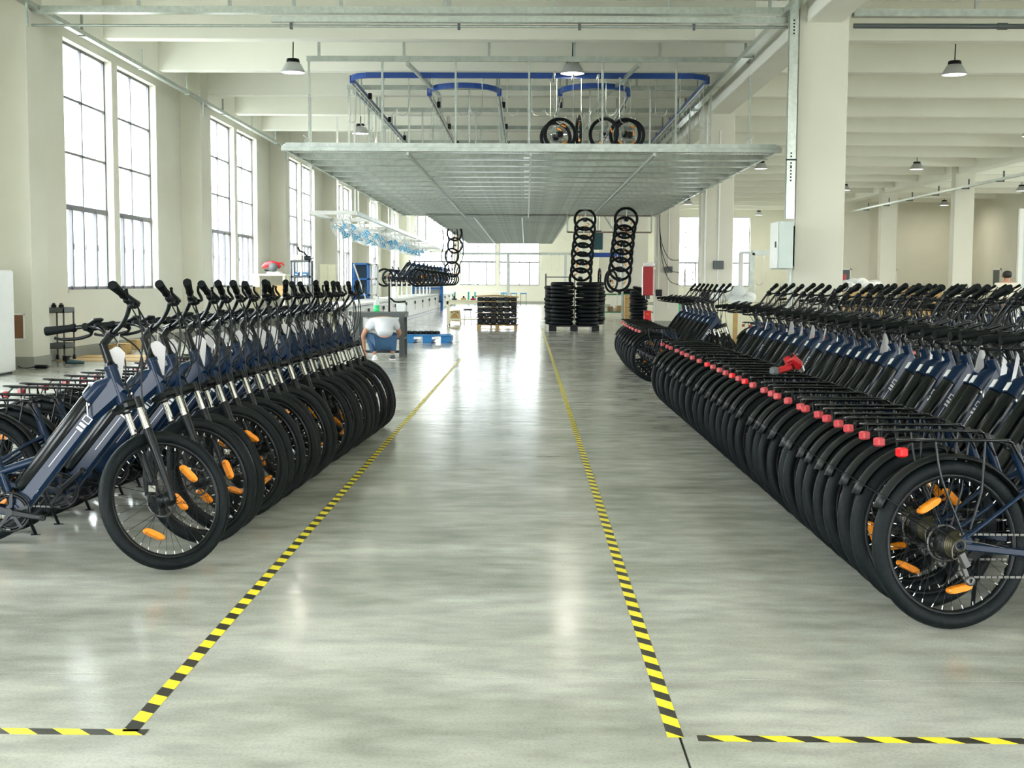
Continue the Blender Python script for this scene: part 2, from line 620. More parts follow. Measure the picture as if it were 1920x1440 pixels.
# front wall behind the camera: u -> -X, outward -Y
MFR = Matrix(((-1, 0, 0, XR), (0, -1, 0, Y0), (0, 0, 1, 0), (0, 0, 0, 1)))
added_door_ops = [(XR - x - 4.4, XR - x, 0.0, HEAD) for x in (-7.6, 3.4, 12.4, 22.0)]
struct('wall_front', wall_mb(XR - XL, ZC, added_door_ops, 0.3), WALL, None, MFR)
for a, b, z0, z1 in added_door_ops:
    M = MFR @ Matrix.Translation((a, 0, 0))
    # unseen open doorways, added behind the camera to let in front light
    dr = struct('door_%d' % (11 + added_door_ops.index((a, b, z0, z1))), MB().box(0, b - a, .05, .25, HEAD - .55, HEAD), GREYM, None, M)
    part('guide_rail', MB().box(0, .06, .02, .1, 0, HEAD - .55).box(b - a - .06, b - a, .02, .1, 0, HEAD - .55), GREYM, dr)
# right wall: u -> -Y, outward +X
MR_ = Matrix(((0, 1, 0, XR), (-1, 0, 0, Y1), (0, 0, 1, 0), (0, 0, 0, 1)))
right_ops = [(Y1 - y - 3.0, Y1 - y, SILL, HEAD) for y in (-3, 2, 7, 12, 17, 22, 27, 32, 37, 42, 47, 52)]  # unseen windows, extra ones added to bring daylight into the wide hall
struct('wall_right', wall_mb(Y1 - Y0, ZC, right_ops, 0.3), WALL, None, MR_)
for a, b, z0, z1 in right_ops:
    M = MR_ @ Matrix.Translation((a, 0, SILL))
    window(M, b - a, detail=False)
    pass

# floor: base with slabs laid between sunk joints
fl = struct('floor', MB().box(XL - .3, XR + .3, Y0 - .3, Y1 + .3, -0.3, -0.012), JOINT)
xs = [XL - .3, -4.55, 0.485, 5.5, 10.5, 15.5, 20.5, 25.5, XR + .3]
ys = [Y0 - .3, -0.7, 4.36, 9.42, 14.5, 19.6, 24.7, 29.8, 35, 40, 45, 50, 55, 60, 65, 70, 75, Y1 + .3]
g = 0.004
for i in range(len(xs) - 1):
    for j in range(len(ys) - 1):
        part('slab', MB().box(xs[i] + g, xs[i + 1] - g, ys[j] + g, ys[j + 1] - g, -0.012, 0.0), FLOOR, fl)

struct('ceiling', MB().box(XL - .3, XR + .3, Y0 - .3, Y1 + .3, ZC, ZC + 0.2), CEIL)
yb = 24.4 - 3.62 * 8
while yb < Y1 - 1:
    if yb > Y0 + .3:
        struct('ceiling_beam', MB().cbox(XL, XR, yb, yb + 0.30, ZB, ZC, 0.012), CEIL)
    yb += 3.62
COLX = [(4.22, 5.00), (17.45, 18.25)]
for (xa, xb), zg in zip(COLX, (5.45, 5.9)):
    struct('girder_beam', MB().cbox(xa + .12, xb - .12, Y0, Y1, zg, ZC, 0.012), CEIL)
    for k in range(-2, 6):
        y = 19.9 + BAY * k
        struct('column', MB().cbox(xa, xb, y, y + 0.48, 0, ZC, 0.015), WALL)
        struct('baseboard_column', MB().box(xa - .008, xb + .008, y - .008, y + .488, 0, 0.18), BASE)
struct('wall_beam', MB().cbox(XL, XL + .22, Y0, Y1, 5.95, ZC, 0.01), CEIL)
for k in range(-2, 6):
    y = 19.9 + BAY * k
    struct('pilaster_column', MB().cbox(XL - .01, -7.85, y, y + 0.7, 0, ZC, 0.012), WALL)
    struct('baseboard_pilaster', MB().box(XL, -7.842, y - .008, y + .708, 0, 0.18), BASE)
struct('baseboard_left', MB().box(XL - .01, XL + .012, Y0, Y1, 0, 0.18), BASE)
struct('baseboard_back', MB().box(XL, XR, Y1 - .012, Y1 + .01, 0, 0.18), BASE)
struct('baseboard_right', MB().box(XR - .012, XR + .01, Y0, Y1, 0, 0.18), BASE)
# office partition block in the far right corner of the hall
pw = struct('wall_partition', MB().box(15.6, 19.0, 70.0, 70.2, 0, ZC).box(19.0, 25.3, 71.6, 71.8, 0, ZC).box(18.8, 19.0, 70.2, 71.6, 0, ZC).box(25.1, 25.3, 64.0, 71.6, 0, ZC).box(25.3, XR, 64.0, 64.2, 0, ZC), WALL)
def doorway(nm, x, y, face):
    w = 0.95
    if face == 'y':
        d = struct(nm, MB().box(x, x + w, y - .04, y, 0, 2.2), GREYM)
        part('door_frame', MB().box(x - .08, x, y - .06, y, 0, 2.28).box(x + w, x + w + .08, y - .06, y, 0, 2.28).box(x - .08, x + w + .08, y - .06, y, 2.2, 2.28), WHITEM, d)
        part('handle', MB().box(x + .08, x + .2, y - .1, y - .07, 1.0, 1.03), SILVER, d)
    else:
        d = struct(nm, MB().box(x - .04, x, y, y + w, 0, 2.2), GREYM)
        part('door_frame', MB().box(x - .06, x, y - .08, y, 0, 2.28).box(x - .06, x, y + w, y + w + .08, 0, 2.28).box(x - .06, x, y - .08, y + w + .08, 2.2, 2.28), WHITEM, d)
        part('handle', MB().box(x - .1, x - .07, y + .08, y + .2, 1.0, 1.03), SILVER, d)
doorway('door_1', 17.0, 70.0, 'y')
doorway('door_2', 20.0, 71.6, 'y')
doorway('door_3', 25.1, 66.8, 'x')
# pale street building seen through the windows
b_ = thing('street_building', 'pale peach building across the street behind the tall windows', 'building', (-46, 60, 0))
part('wall', MB().box(-8, 0, -40, 130, 0, 10.5), OUTB, b_)
part('upper_storey', MB().box(-8, 0.2, -40, 130, 10.5, 15.2), OUTA, b_)
part('roof_edge', MB().box(-8, 0.5, -40, 130, 15.2, 15.5), OUTB, b_)
struct('ground', MB().box(-160, 160, -120, 220, -0.5, -0.31), mat('yard_concrete', (0.45, 0.45, 0.43), 0.8, var=0.1, scale=0.3))

# hazard tape (flat print on thin film stuck to the floor)
def tape(p, q, w, label, ax):
    p = Vector(p); q = Vector(q)
    L = (q - p).length
    a = math.atan2(q.y - p.y, q.x - p.x)
    n = max(1, int(L / 2))
    mb = MB()
    for i in range(n):
        mb.box(L * i / n, L * (i + 1) / n, 0, w, 0, 0.0006)
    o = part('floor_tape', mb, tape_mat('hazard_tape', ax), None, Matrix.Translation((p.x, p.y, 0.0004)) @ Matrix.Rotation(a, 4, 'Z'))
    return tag(o, label, 'tape')
LA = at(258, 1372, z=0); LB = at(868, 672, z=0)
RA = at(1282, 1383, z=0); RB = at(1018, 616, z=0)
tape((LA.x, LA.y), (LB.x, LB.y), 0.05, 'yellow and black hazard tape running along the left row of bikes', -0.55)
tape((RA.x, RA.y), (RB.x, RB.y), 0.05, 'yellow and black hazard tape along the aisle towards the tyre stacks', -1.0)
LC = at(-60, 1374, z=0)
tape((-4.6, LA.y - .03), (LA.x + .03, LA.y - .03), 0.05, 'yellow and black hazard tape across the floor at the lower left corner', 1.0)
RC = at(1310, 1390, z=0)
tape((RC.x, RC.y), (5.0, RC.y + .0), 0.05, 'yellow and black hazard tape across the floor at the lower right corner', 1.0)

# ---------------------------------------------------------------- e-bikes
RW = 0.345
AR = Vector((-0.46, 0, RW)); BB = Vector((0, 0, 0.285)); AF = Vector((0.735, 0, RW))
S0 = Vector((0.515, 0, 0.82)); AX = Vector((-math.sin(R(20)), 0, math.cos(R(20))))
def on_axis(t, f=0.0, y=0.0):
    """Point on the steering axis at t, f forward of it."""
    return S0 + AX * t + Vector((math.cos(R(20)), 0, math.sin(R(20)))) * f + Vector((0, y, 0))
BC = Vector((0.458, 0, 1.155))      # bar clamp
D0 = Vector((0.462, 0, 0.885)); D1 = Vector((0.03, 0, 0.315))   # down tube
DD = (D1 - D0).normalized(); DU = Vector((-DD.z, 0, DD.x)).normalized()
if DU.z < 0: DU = -DU


def wheel_meshes(hi, rear):
    n, k = (56, 12) if hi else (32, 8)
    t = MB(); a = 0.031
    t.lathe([(RW - a + a * math.cos(2 * PI * j / k) * 1.0, a * 0.94 * math.sin(2 * PI * j / k)) for j in range(k)], n, 'Y', closed=True)
    rim = MB()
    ro, ri = RW - 0.055, RW - 0.076
    rim.lathe([(ro, -.014), (ro, .014), (ro - .012, .014), (ri, .006), (ri, -.006), (ro - .012, -.014)], n, 'Y', closed=True)
    nip = MB()
    sp = MB()
    hr, hw = (0.030, 0.032) if not rear else (0.062, 0.030)
    N = 36 if hi else 20
    for i in range(N):
        a0 = 2 * PI * i / N
        s = 1 if i % 2 else -1
        cr = (1 if (i // 2) % 2 else -1) * (0.95 if not rear else 0.6)
        pr = Vector((ri * math.cos(a0), 0, ri * math.sin(a0)))
        ph = Vector((hr * math.cos(a0 + cr), s * hw, hr * math.sin(a0 + cr)))
        sp.tube([pr, ph], 0.0012, 4 if hi else 3, cap=False)
        q = pr + (ph - pr).normalized() * 0.016
        nip.tube([pr, q], 0.0026 if hi else 0.0034, 4, m=0)
    hub = MB()
    if rear:
        hub.lathe([(.004, -.075), (.012, -.07), (.018, -.04), (.05, -.034), (.062, -.028), (.062, .03), (.05, .036), (.02, .045), (.012, .07), (.004, .075)], 20, 'Y')
    else:
        hub.lathe([(.004, -.06), (.011, -.058), (.018, -.042), (.036, -.036), (.036, -.03), (.02, -.02), (.02, .02), (.036, .03), (.036, .036), (.018, .042), (.011, .058), (.004, .06)], 16, 'Y')
    rot = MB()
    y = 0.047
    rot.lathe([(.080, y), (.080, y + .002), (.066, y + .002), (.066, y)], 28 if hi else 16, 'Y', closed=True)
    for i in range(5):
        a0 = 2 * PI * i / 5
        rot.beam((.02 * math.cos(a0), y + .001, .02 * math.sin(a0)), (.07 * math.cos(a0 + .5), y + .001, .07 * math.sin(a0 + .5)), .002, .008, (0, 1, 0))
    ref = MB()
    rr = 0.185
    ring = [(.056, 0), (.05, .010), (.03, .015), (-.03, .015), (-.05, .010), (-.056, 0), (-.05, -.010), (-.03, -.015), (.03, -.015), (.05, -.010)]
    vs = [(x, -.012, rr + z) for x, z in ring] + [(x * .9, -.02, rr + z * .8) for x, z in ring] + [(x, .012, rr + z) for x, z in ring]
    m = len(ring)
    fs = [(i, (i + 1) % m, m + (i + 1) % m, m + i) for i in range(m)] + [tuple(range(m, 2 * m))] + [(2 * m + i, 2 * m + (i + 1) % m, (i + 1) % m, i) for i in range(m)] + [tuple(range(3 * m - 1, 2 * m - 1, -1))]
    ref.add(vs, fs)
    d = dict(rim=rim.mesh('wheel_rim', BLACK), tyre=t.mesh('tyre', TYRE), spokes=sp.mesh('spokes', BLACK), nipples=nip.mesh('spoke_nipples', SILVER),
             hub=hub.mesh('hub', BLACKP), rotor=rot.mesh('brake_disc', DSTEEL), ref=ref.mesh('wheel_reflector', ORANGE))
    if rear:
        c = MB()
        for i, r_ in enumerate((.058, .052, .046, .040, .035, .030, .026)):
            yy = -.045 - i * .0045
            c.lathe([(r_, yy), (r_, yy - .002), (.018, yy - .002), (.018, yy)], 24 if hi else 12, 'Y', closed=True)
        d['cassette'] = c.mesh('cassette', mat('cassette_steel', (0.05, 0.045, 0.025), 0.4, 0.7, var=0.2) if hi else BLACK)
    return d


def bike_meshes(hi):
    P = {}
    n = 10 if hi else 7
    f = MB()
    f.tube([on_axis(-.005), on_axis(.175)], .029, n + 4)
    f.tube([on_axis(-.012), on_axis(.012)], .034, n + 4); f.tube([on_axis(.163), on_axis(.182)], .034, n + 4)
    f.beam(D0 + Vector((.035, 0, .02)), D0 + DD * .17, .056, .125, m=0, ch=.022, w1=.058, h1=.082)
    f.beam(D0 + DD * .17, D1 + DD * .02, .058, .082, m=0, ch=.016, w1=.066, h1=.09)
    f.tube([D0 + DD * -.02 + DU * .022, D0 + DD * .03 + DU * .046, D0 + DD * .115 + DU * .052], [.026, .039, .0425], 16 if hi else 10)
    f.tube([BB + Vector((0, -.045, 0)), BB + Vector((0, .045, 0))], .036, n + 4)
    st = Vector((-.165, 0, .735))
    f.tube([BB, st], .0195, n + 2)
    f.tube([D0 + DD * .42 + DU * .02, Vector((-.070, 0, .475))], .0215, n)
    f.tube([D0 + DD * .30, D0 + DD * .42 + DU * .02], .012, n)
    for s in (-1, 1):
        f.beam(BB + Vector((-.02, s * .035, .0)), BB + Vector((-.16, s * .055, .018)), .016, .036, ch=.005)
        f.beam(BB + Vector((-.16, s * .055, .018)), AR + Vector((.02, s * .066, -.005)), .016, .03, ch=.005)
        f.tube([Vector((-.105, s * .018, .575)), Vector((-.16, s * .05, .545)), AR + Vector((.03, s * .066, .03))], .0085, n)
        f.beam(AR + Vector((.05, s * .066, .03)), AR + Vector((-.02, s * .066, -.012)), .008, .045, ch=.003)
    P['frame'] = f.mesh('frame', BLUE)
    b = MB()
    q0 = D0 + DD * .118 + DU * .052; q1 = D0 + DD * .655 + DU * .052
    b.tube([q0, q0 + DD * .006, q1 - DD * .014, q1], [.037, .041, .041, .030], 18 if hi else 10)
    P['battery'] = b.mesh('battery', BLACKG)
    d = MB()
    for s in (-1, 1):
        y = s * .0312
        def pl(a0, a1, u0, u1, sk=0.0):
            A = [D0 + DD * a0 + DU * u0, D0 + DD * a1 + DU * u0, D0 + DD * (a1 + sk) + DU * u1, D0 + DD * (a0 + sk) + DU * u1]
            vs = [Vector((p.x, y, p.z)) for p in A] + [Vector((p.x, y - s * .002, p.z)) for p in A]
            d.hexa(vs)
        pl(.262, .585, -.0005, .0030)                     # long thin line
        pl(.585, .589, -.0005, .016)
        pl(.172, .177, -.024, .014); pl(.201, .206, -.024, .014); pl(.172, .206, -.028, -.023); pl(.172, .206, .010, .015)   # hollow letter
        pl(.216, .231, -.022, .012); pl(.240, .254, -.022, .012)   # two bars
        pl(.60, .622, -.03, -.002); pl(.645, .662, -.03, -.006)
    wA = [D0 + DD * t_ + DU * .0945 for t_ in (.055, .105)]
    d.hexa([Vector((p.x, y_, p.z)) + DU * h_ for h_ in (-.004, .0018) for p, y_ in ((wA[0], -.018), (wA[1], -.018), (wA[1], .018), (wA[0], .018))])
    P['decal'] = d.mesh('decal', DECAL)
    c = MB(); c.tube([st - (st - BB).normalized() * .02, st + (st - BB).normalized() * .012], .025, 12); c.box(-.205, -.13, -.012, .012, .728, .745); c.tube([(-.19, -.025, .74), (-.19, .03, .74)], .006, 6)
    P['seat_clamp'] = c.mesh('seat_clamp', BLACK)
    # fork, chrome upper legs
    k = MB(); k.cbox(-.05, .05, -.078, .078, -.022, .022, .012)
    k.xform(Matrix.Translation(on_axis(-.03, .012)) @ Matrix.Rotation(R(-20), 4, 'Y'))
    for s in (-1, 1):
        k.tube([on_axis(-.005, .035, s * .066), on_axis(-.06, .035, s * .066)], [.020, .021], 10)
        A = on_axis(-.165, .035, s * .066); Bq = on_axis(-.40, .040, s * .064)
        k.tube([A, on_axis(-.18, .036, s * .066), Bq, AF + Vector((-.012, s * .058, .03)), AF + Vector((0, s * .058, -.015))], [.0215, .0225, .018, .015, .012], 10)
    k.tube(curve([on_axis(-.17, .05, -.066), on_axis(-.15, .065, -.04), on_axis(-.145, .07, 0), on_axis(-.15, .065, .04), on_axis(-.17, .05, .066)], 3), .008, 6)
    k.box(AF.x - .075, AF.x - .02, .05, .075, AF.z + .03, AF.z + .09)
    P['fork'] = k.mesh('fork', BLACK)
    s_ = MB(); s_.tube([on_axis(-.055, .035, .066), on_axis(-.168, .036, .066)], .0165, 12)
    P['stanchion_l'] = s_.mesh('stanchion', CHROME)
    s_ = MB(); s_.tube([on_axis(-.055, .035, -.066), on_axis(-.168, .036, -.066)], .0165, 12)
    P['stanchion_r'] = s_.mesh('stanchion', CHROME)
    cl = MB(); cl.box(AF.x - .07, AF.x - .035, .04, .078, AF.z + .045, AF.z + .075)
    P['brake_caliper'] = cl.mesh('brake_caliper', SILVER)
    # stem and bar
    e = MB()
    e.tube([on_axis(.18), on_axis(.30)], [.021, .019], 12); e.tube([on_axis(.178), on_axis(.20)], [.030, .022], 12)
    e.beam(on_axis(.285) + Vector((-.008, 0, 0)), BC, .034, .036, ch=.010, w1=.04, h1=.036)
    e.tube([BC + Vector((0, -.028, 0)), BC + Vector((0, .028, 0))], .022, 12)
    P['stem'] = e.mesh('stem', BLACKG)
    hp = []
    for y, dx, dz in ((0, 0, 0), (.04, 0, .002), (.085, .012, .024), (.135, .018, .064), (.185, .006, .094), (.225, -.022, .104), (.255, -.05, .106), (.36, -.155, .102)):
        hp.append(Vector((dx, y, dz)))
    left = [BC + p for p in curve(hp, 4)]
    right = [Vector((p.x, -p.y, p.z)) for p in left]
    h = MB(); h.tube(list(reversed(right)) + left[1:], .0112, 10 if hi else 7)
    P['handlebar'] = h.mesh('handlebar', BLACKG)
    for s, nm in ((1, 'l'), (-1, 'r')):
        g0 = BC + Vector((-.062, s * .268, .106)); g1 = BC + Vector((-.172, s * .378, .102))
        dr = (g1 - g0).normalized()
        g_ = MB(); g_.tube([g0, g0 + dr * .008, g0 + dr * .03, g0 + dr * .10, g1 - dr * .006, g1], [.019, .022, .0185, .021, .0235, .021], 14 if hi else 9)
        P['grip_' + nm] = g_.mesh('grip', GRIP)
        l = MB()
        o = BC + Vector((-.028, s * .232, .103))
        l.tube([o + Vector((-.008, -s * .012, 0)), o + Vector((.008, s * .012, 0))], .018, 8)
        l.beam(o, o + Vector((.035, s * .005, -.014)), .02, .026, ch=.005)
        l.tube(curve([o + Vector((.035, 0, -.016)), o + Vector((.040, s * .04, -.026)), o + Vector((-.005, s * .09, -.036)), o + Vector((-.062, s * .135, -.034)), o + Vector((-.085, s * .165, -.022))], 4), [.009] * 12 + [.0075] * 4 + [.0095], 7)
        P['lever_' + nm] = l.mesh('brake_lever', BLACK)
    y = MB()
    o = BC + Vector((.004, .185, .112))
    y.cbox(-.028, .028, -.045, .045, 0, .018, .006, 0); y.box(-.02, .02, -.036, .036, .0178, .0186, 1); y.box(-.012, .012, -.018, .018, -.022, .002)
    y.xform(Matrix.Translation(o) @ Matrix.Rotation(R(-12), 4, 'Y'))
    P['display'] = y.mesh('display', [BLACKP, BLACKG])
    y = MB()
    o = BC + Vector((-.012, -.215, .104))
    y.tube([o + Vector((-.012, -.014, 0)), o + Vector((.01, .012, 0))], .02, 9); y.cbox(o.x, o.x + .05, o.y - .02, o.y + .025, o.z - .03, o.z - .006, .006); y.tube([o + Vector((.02, -.01, -.02)), o + Vector((.0, -.045, -.032))], .006, 6)
    P['shifter'] = y.mesh('gear_shifter', BLACKP)
    cb = MB()
    nn = 6 if hi else 3
    for s, f_, dn, yy in ((-1, .16, .02, -.02), (-1, .12, -.03, .01), (1, .19, .0, .02), (1, .11, -.05, -.01)):
        a0 = BC + Vector((.01, s * .22, .098))
        cb.tube(curve([a0, a0 + Vector((.05, -s * .05, -.01)), BC + Vector((f_, s * .09, -.03 + dn)), BC + Vector((f_ - .015, s * .045, -.19 + dn)), on_axis(.05 + dn, .045, yy), on_axis(-.02, .03, yy)], nn), .0042, 6, cap=False)
    cb.tube(curve([BC + Vector((.0, -.2, .095)), BC + Vector((.075, -.17, -.02)), BC + Vector((.10, -.11, -.2)), on_axis(-.06, .05, -.085), AF + Vector((-.06, -.062, .2)), AF + Vector((-.05, .05, .09))], nn), .0036, 6, cap=False)
    P['cables'] = cb.mesh('cables', BLACKP)
    pt = MB()
    w, hh = .10, .18
    vs = [(0, -w / 2, -.05 - hh), (0, w / 2, -.05 - hh), (0, w / 2, -.075), (0, .012, -.05), (0, -.012, -.05), (0, -w / 2, -.075)]
    vs2 = [(.0012, b_, c_) for a_, b_, c_ in vs]
    pt.add(vs + vs2, [tuple(range(6)), tuple(range(11, 5, -1))] + [(i, (i + 1) % 6, 6 + (i + 1) % 6, 6 + i) for i in range(6)])
    pt.tube([(0, 0, -.055), (-.004, .004, 0.012)], .0011, 4); pt.tube([(0, 0, -.055), (.004, -.004, 0.012)], .0011, 4)
    P['paper_tag'] = pt.mesh('paper_tag', PAPER)
    # drive
    r = MB()
    cy = -.052
    r.lathe([(.086, cy), (.086, cy - .003), (.070, cy - .003), (.070, cy)], 36 if hi else 20, 'Y', (0, 0, BB.z), closed=True)
    r.lathe([(.098, cy - .006), (.098, cy - .009), (.088, cy - .009), (.088, cy - .006)], 36 if hi else 20, 'Y', (0, 0, BB.z), closed=True)
    for i in range(5):
        a = 2 * PI * i / 5 + .3
        r.beam((0, cy - .004, BB.z), (.092 * math.cos(a), cy - .004, BB.z + .092 * math.sin(a)), .006, .016)
    r.tube([(0, cy + .01, BB.z), (0, cy - .022, BB.z)], .017, 12)
    P['chainring'] = r.mesh('chainring', BLACK)
    for s, nm in ((-1, 'r'), (1, 'l')):
        a = MB()
        e0 = Vector((0, s * .075, 0)); e1 = Vector((.165 * s * -1, s * .085, 0))
        a.beam(e0, e1, .014, .032, ch=.005, h1=.024)
        a.tube([e0 + Vector((0, -.012 * s, 0)), e0 + Vector((0, .01 * s, 0))], .020, 10)
        a.lathe([(.015, e1.y - .009), (.015, e1.y + .009), (.008, e1.y + .009), (.008, e1.y - .009)], 12, 'Y', (e1.x, 0, 0), closed=True)
        P['crank_' + nm] = a.mesh('crank_arm', BLACK)
    ch = MB()
    sy = -.056
    up = [Vector((0, sy, BB.z + .086)), Vector((AR.x, sy, AR.z + .045))]
    lo = [Vector((0, sy, BB.z - .086)), Vector((AR.x + .06, sy, AR.z - .13)), Vector((AR.x + .03, sy, AR.z - .145)), Vector((AR.x + .0, sy, AR.z - .10)), Vector((AR.x + .01, sy, AR.z - .06)), Vector((AR.x - .035, sy, AR.z - .02))]
    for pl_ in (up, lo):
        for i in range(len(pl_) - 1):
            A, Bq = pl_[i], pl_[i + 1]
            L = (Bq - A).length
            m = max(1, int(L / .026)) if hi else 1
            for j in range(m):
                p = A.lerp(Bq, j / m); q = A.lerp(Bq, (j + (.8 if hi else 1)) / m)
                ch.beam(p, q, .006, .009)
    P['chain'] = ch.mesh('chain', mat('chain_steel', (0.09, 0.09, 0.08), 0.35, 0.8, var=0.2) if hi else BLACK)
    dr_ = MB()
    dr_.beam(AR + Vector((.0, -.075, -.03)), AR + Vector((.03, -.07, -.085)), .02, .035, ch=.006)
    dr_.beam(AR + Vector((.01, -.055, -.055)), AR + Vector((.045, -.055, -.15)), .008, .022, ch=.004)
    dr_.lathe([(.02, -.07), (.02, -.05), (.006, -.05), (.006, -.07)], 12, 'Y', (AR.x + .012, 0, AR.z - .06), closed=True)
    dr_.lathe([(.02, -.07), (.02, -.05), (.006, -.05), (.006, -.07)], 12, 'Y', (AR.x + .045, 0, AR.z - .145), closed=True)
    dr_.tube(curve([AR + Vector((.01, -.07, -.04)), AR + Vector((-.035, -.075, -.05)), AR + Vector((.0, -.07, .02)), BB + Vector((-.2, -.06, .03))], 4), .0028, 5)
    P['derailleur'] = dr_.mesh('rear_derailleur', DSTEEL if hi else BLACK)
    ks = MB()
    k0 = Vector((-.30, .065, .31)); k1 = Vector((-.235, .235, .025))
    ks.beam(k0 + Vector((.02, -.01, .02)), k0 + Vector((-.03, .005, -.03)), .02, .05, ch=.005)
    ks.tube([k0, k1], [.011, .009], 8); ks.beam(k1 + Vector((-.025, .0, -.002)), k1 + Vector((.025, .004, -.006)), .03, .016, ch=.004)
    P['kickstand'] = ks.mesh('kickstand', BLACK)
    # mudguard
    fd = MB()
    seg = 26 if hi else 14
    prof = [(-.034, -.012), (-.026, -.002), (-.012, .004), (.012, .004), (.026, -.002), (.034, -.012)]
    vs = []; fs = []
    for i in range(seg + 1):
        a = R(154 - 164 * i / seg)
        for y_, h_ in prof:
            vs.append((AR.x + (RW + .022 + h_) * math.cos(a), y_, AR.z + (RW + .022 + h_) * math.sin(a)))
        for y_, h_ in prof:
            vs.append((AR.x + (RW + .0195 + h_) * math.cos(a), y_, AR.z + (RW + .0195 + h_) * math.sin(a)))
    kk = 12
    for i in range(seg):
        for j in range(5):
            fs.append((i * kk + j, (i + 1) * kk + j, (i + 1) * kk + j + 1, i * kk + j + 1))
            fs.append((i * kk + 6 + j, i * kk + 7 + j, (i + 1) * kk + 7 + j, (i + 1) * kk + 6 + j))
        fs.append((i * kk, i * kk + 6, (i + 1) * kk + 6, (i + 1) * kk)); fs.append((i * kk + 5, (i + 1) * kk + 5, (i + 1) * kk + 11, i * kk + 11))
    fs.append((0, 1, 2, 3, 4, 5, 11, 10, 9, 8, 7, 6)); e_ = seg * kk; fs.append((e_ + 6, e_ + 7, e_ + 8, e_ + 9, e_ + 10, e_ + 11, e_ + 5, e_ + 4, e_ + 3, e_ + 2, e_ + 1, e_))
    fd.add(vs, fs, 0, True)
    P['fender'] = fd.mesh('rear_mudguard', BLACKP)
    sw = MB()
    a = R(145)
    T = Vector((AR.x + (RW + .028) * math.cos(a), 0, AR.z + (RW + .028) * math.sin(a)))
    for s in (-1, 1):
        sw.tube([T + Vector((0, s * .005, 0)), T + Vector((0, s * .04, -.012)), AR + Vector((-.01, s * .07, .02))], .0026, 5)
    P['fender_stay'] = sw.mesh('mudguard_stay', BLACK)
    # rack
    rk = MB()
    zr = .765
    xa, xb = AR.x - .20, AR.x + .27
    for s in (-1, 1):
        rk.tube(curve([(xb, s * .03, zr - .012), (xb - .06, s * .058, zr), (AR.x, s * .062, zr + .004), (xa + .05, s * .062, zr + .008), (xa, s * .045, zr + .01), (xa - .012, 0, zr + .01)], 3), .0065, 7)
        rk.tube(curve([(AR.x - .09, s * .06, zr), (AR.x - .075, s * .072, .62), (AR.x - .01, s * .078, .44), (AR.x + .01, s * .074, .39)], 4), .0052, 6)
        rk.tube([(AR.x + .13, s * .06, zr), (AR.x + .10, s * .074, .56), (AR.x + .045, s * .074, .41)], .0052, 6)
        rk.tube([(xb, s * .03, zr - .012), (-.13, s * .022, .655)], .005, 6)
    rk.beam((xb - .03, 0, zr - .004), (xa + .02, 0, zr + .004), .03, .008, ch=.003)
    for x in (AR.x - .15, AR.x - .05, AR.x + .05, AR.x + .15, xb - .03):
        rk.tube([(x, -.06, zr + .002), (x, .06, zr + .002)], .0048, 6)
    rk.tube([(AR.x, -.05, zr), (AR.x, 0, RW + AR.z + .026), (AR.x, .05, zr)], .004, 5)
    P['rack'] = rk.mesh('rear_rack', BLACKG)
    tl = MB()
    tl.cbox(-.018, .016, -.028, .028, -.024, .016, .007)
    tl.beam((.012, 0, .005), (.04, 0, .035), .012, .005, m=1)
    P['tail_light'] = tl.mesh('tail_light', [REDL, BLACK])
    P['tail_light_wrapped'] = tl.mesh('tail_light', [PINKL, BLACK])
    ky = MB()
    kx = D0 + DD * .125 + DU * .03
    ky.tube([Vector((kx.x, -.03, kx.z)), Vector((kx.x, -.045, kx.z))], .007, 8); ky.box(kx.x - .001, kx.x + .001, -.07, -.045, kx.z - .01, kx.z + .01); ky.tube([(kx.x, -.06, kx.z - .008), (kx.x + .004, -.062, kx.z - .06)], .004, 5)
    P['battery_key'] = ky.mesh('battery_key', SILVER)
    P['fw'] = wheel_meshes(hi, False); P['rw'] = wheel_meshes(hi, True)
    return P


BM = {True: bike_meshes(True), False: bike_meshes(False)}
TL = Vector((AR.x - .205, 0, .728))


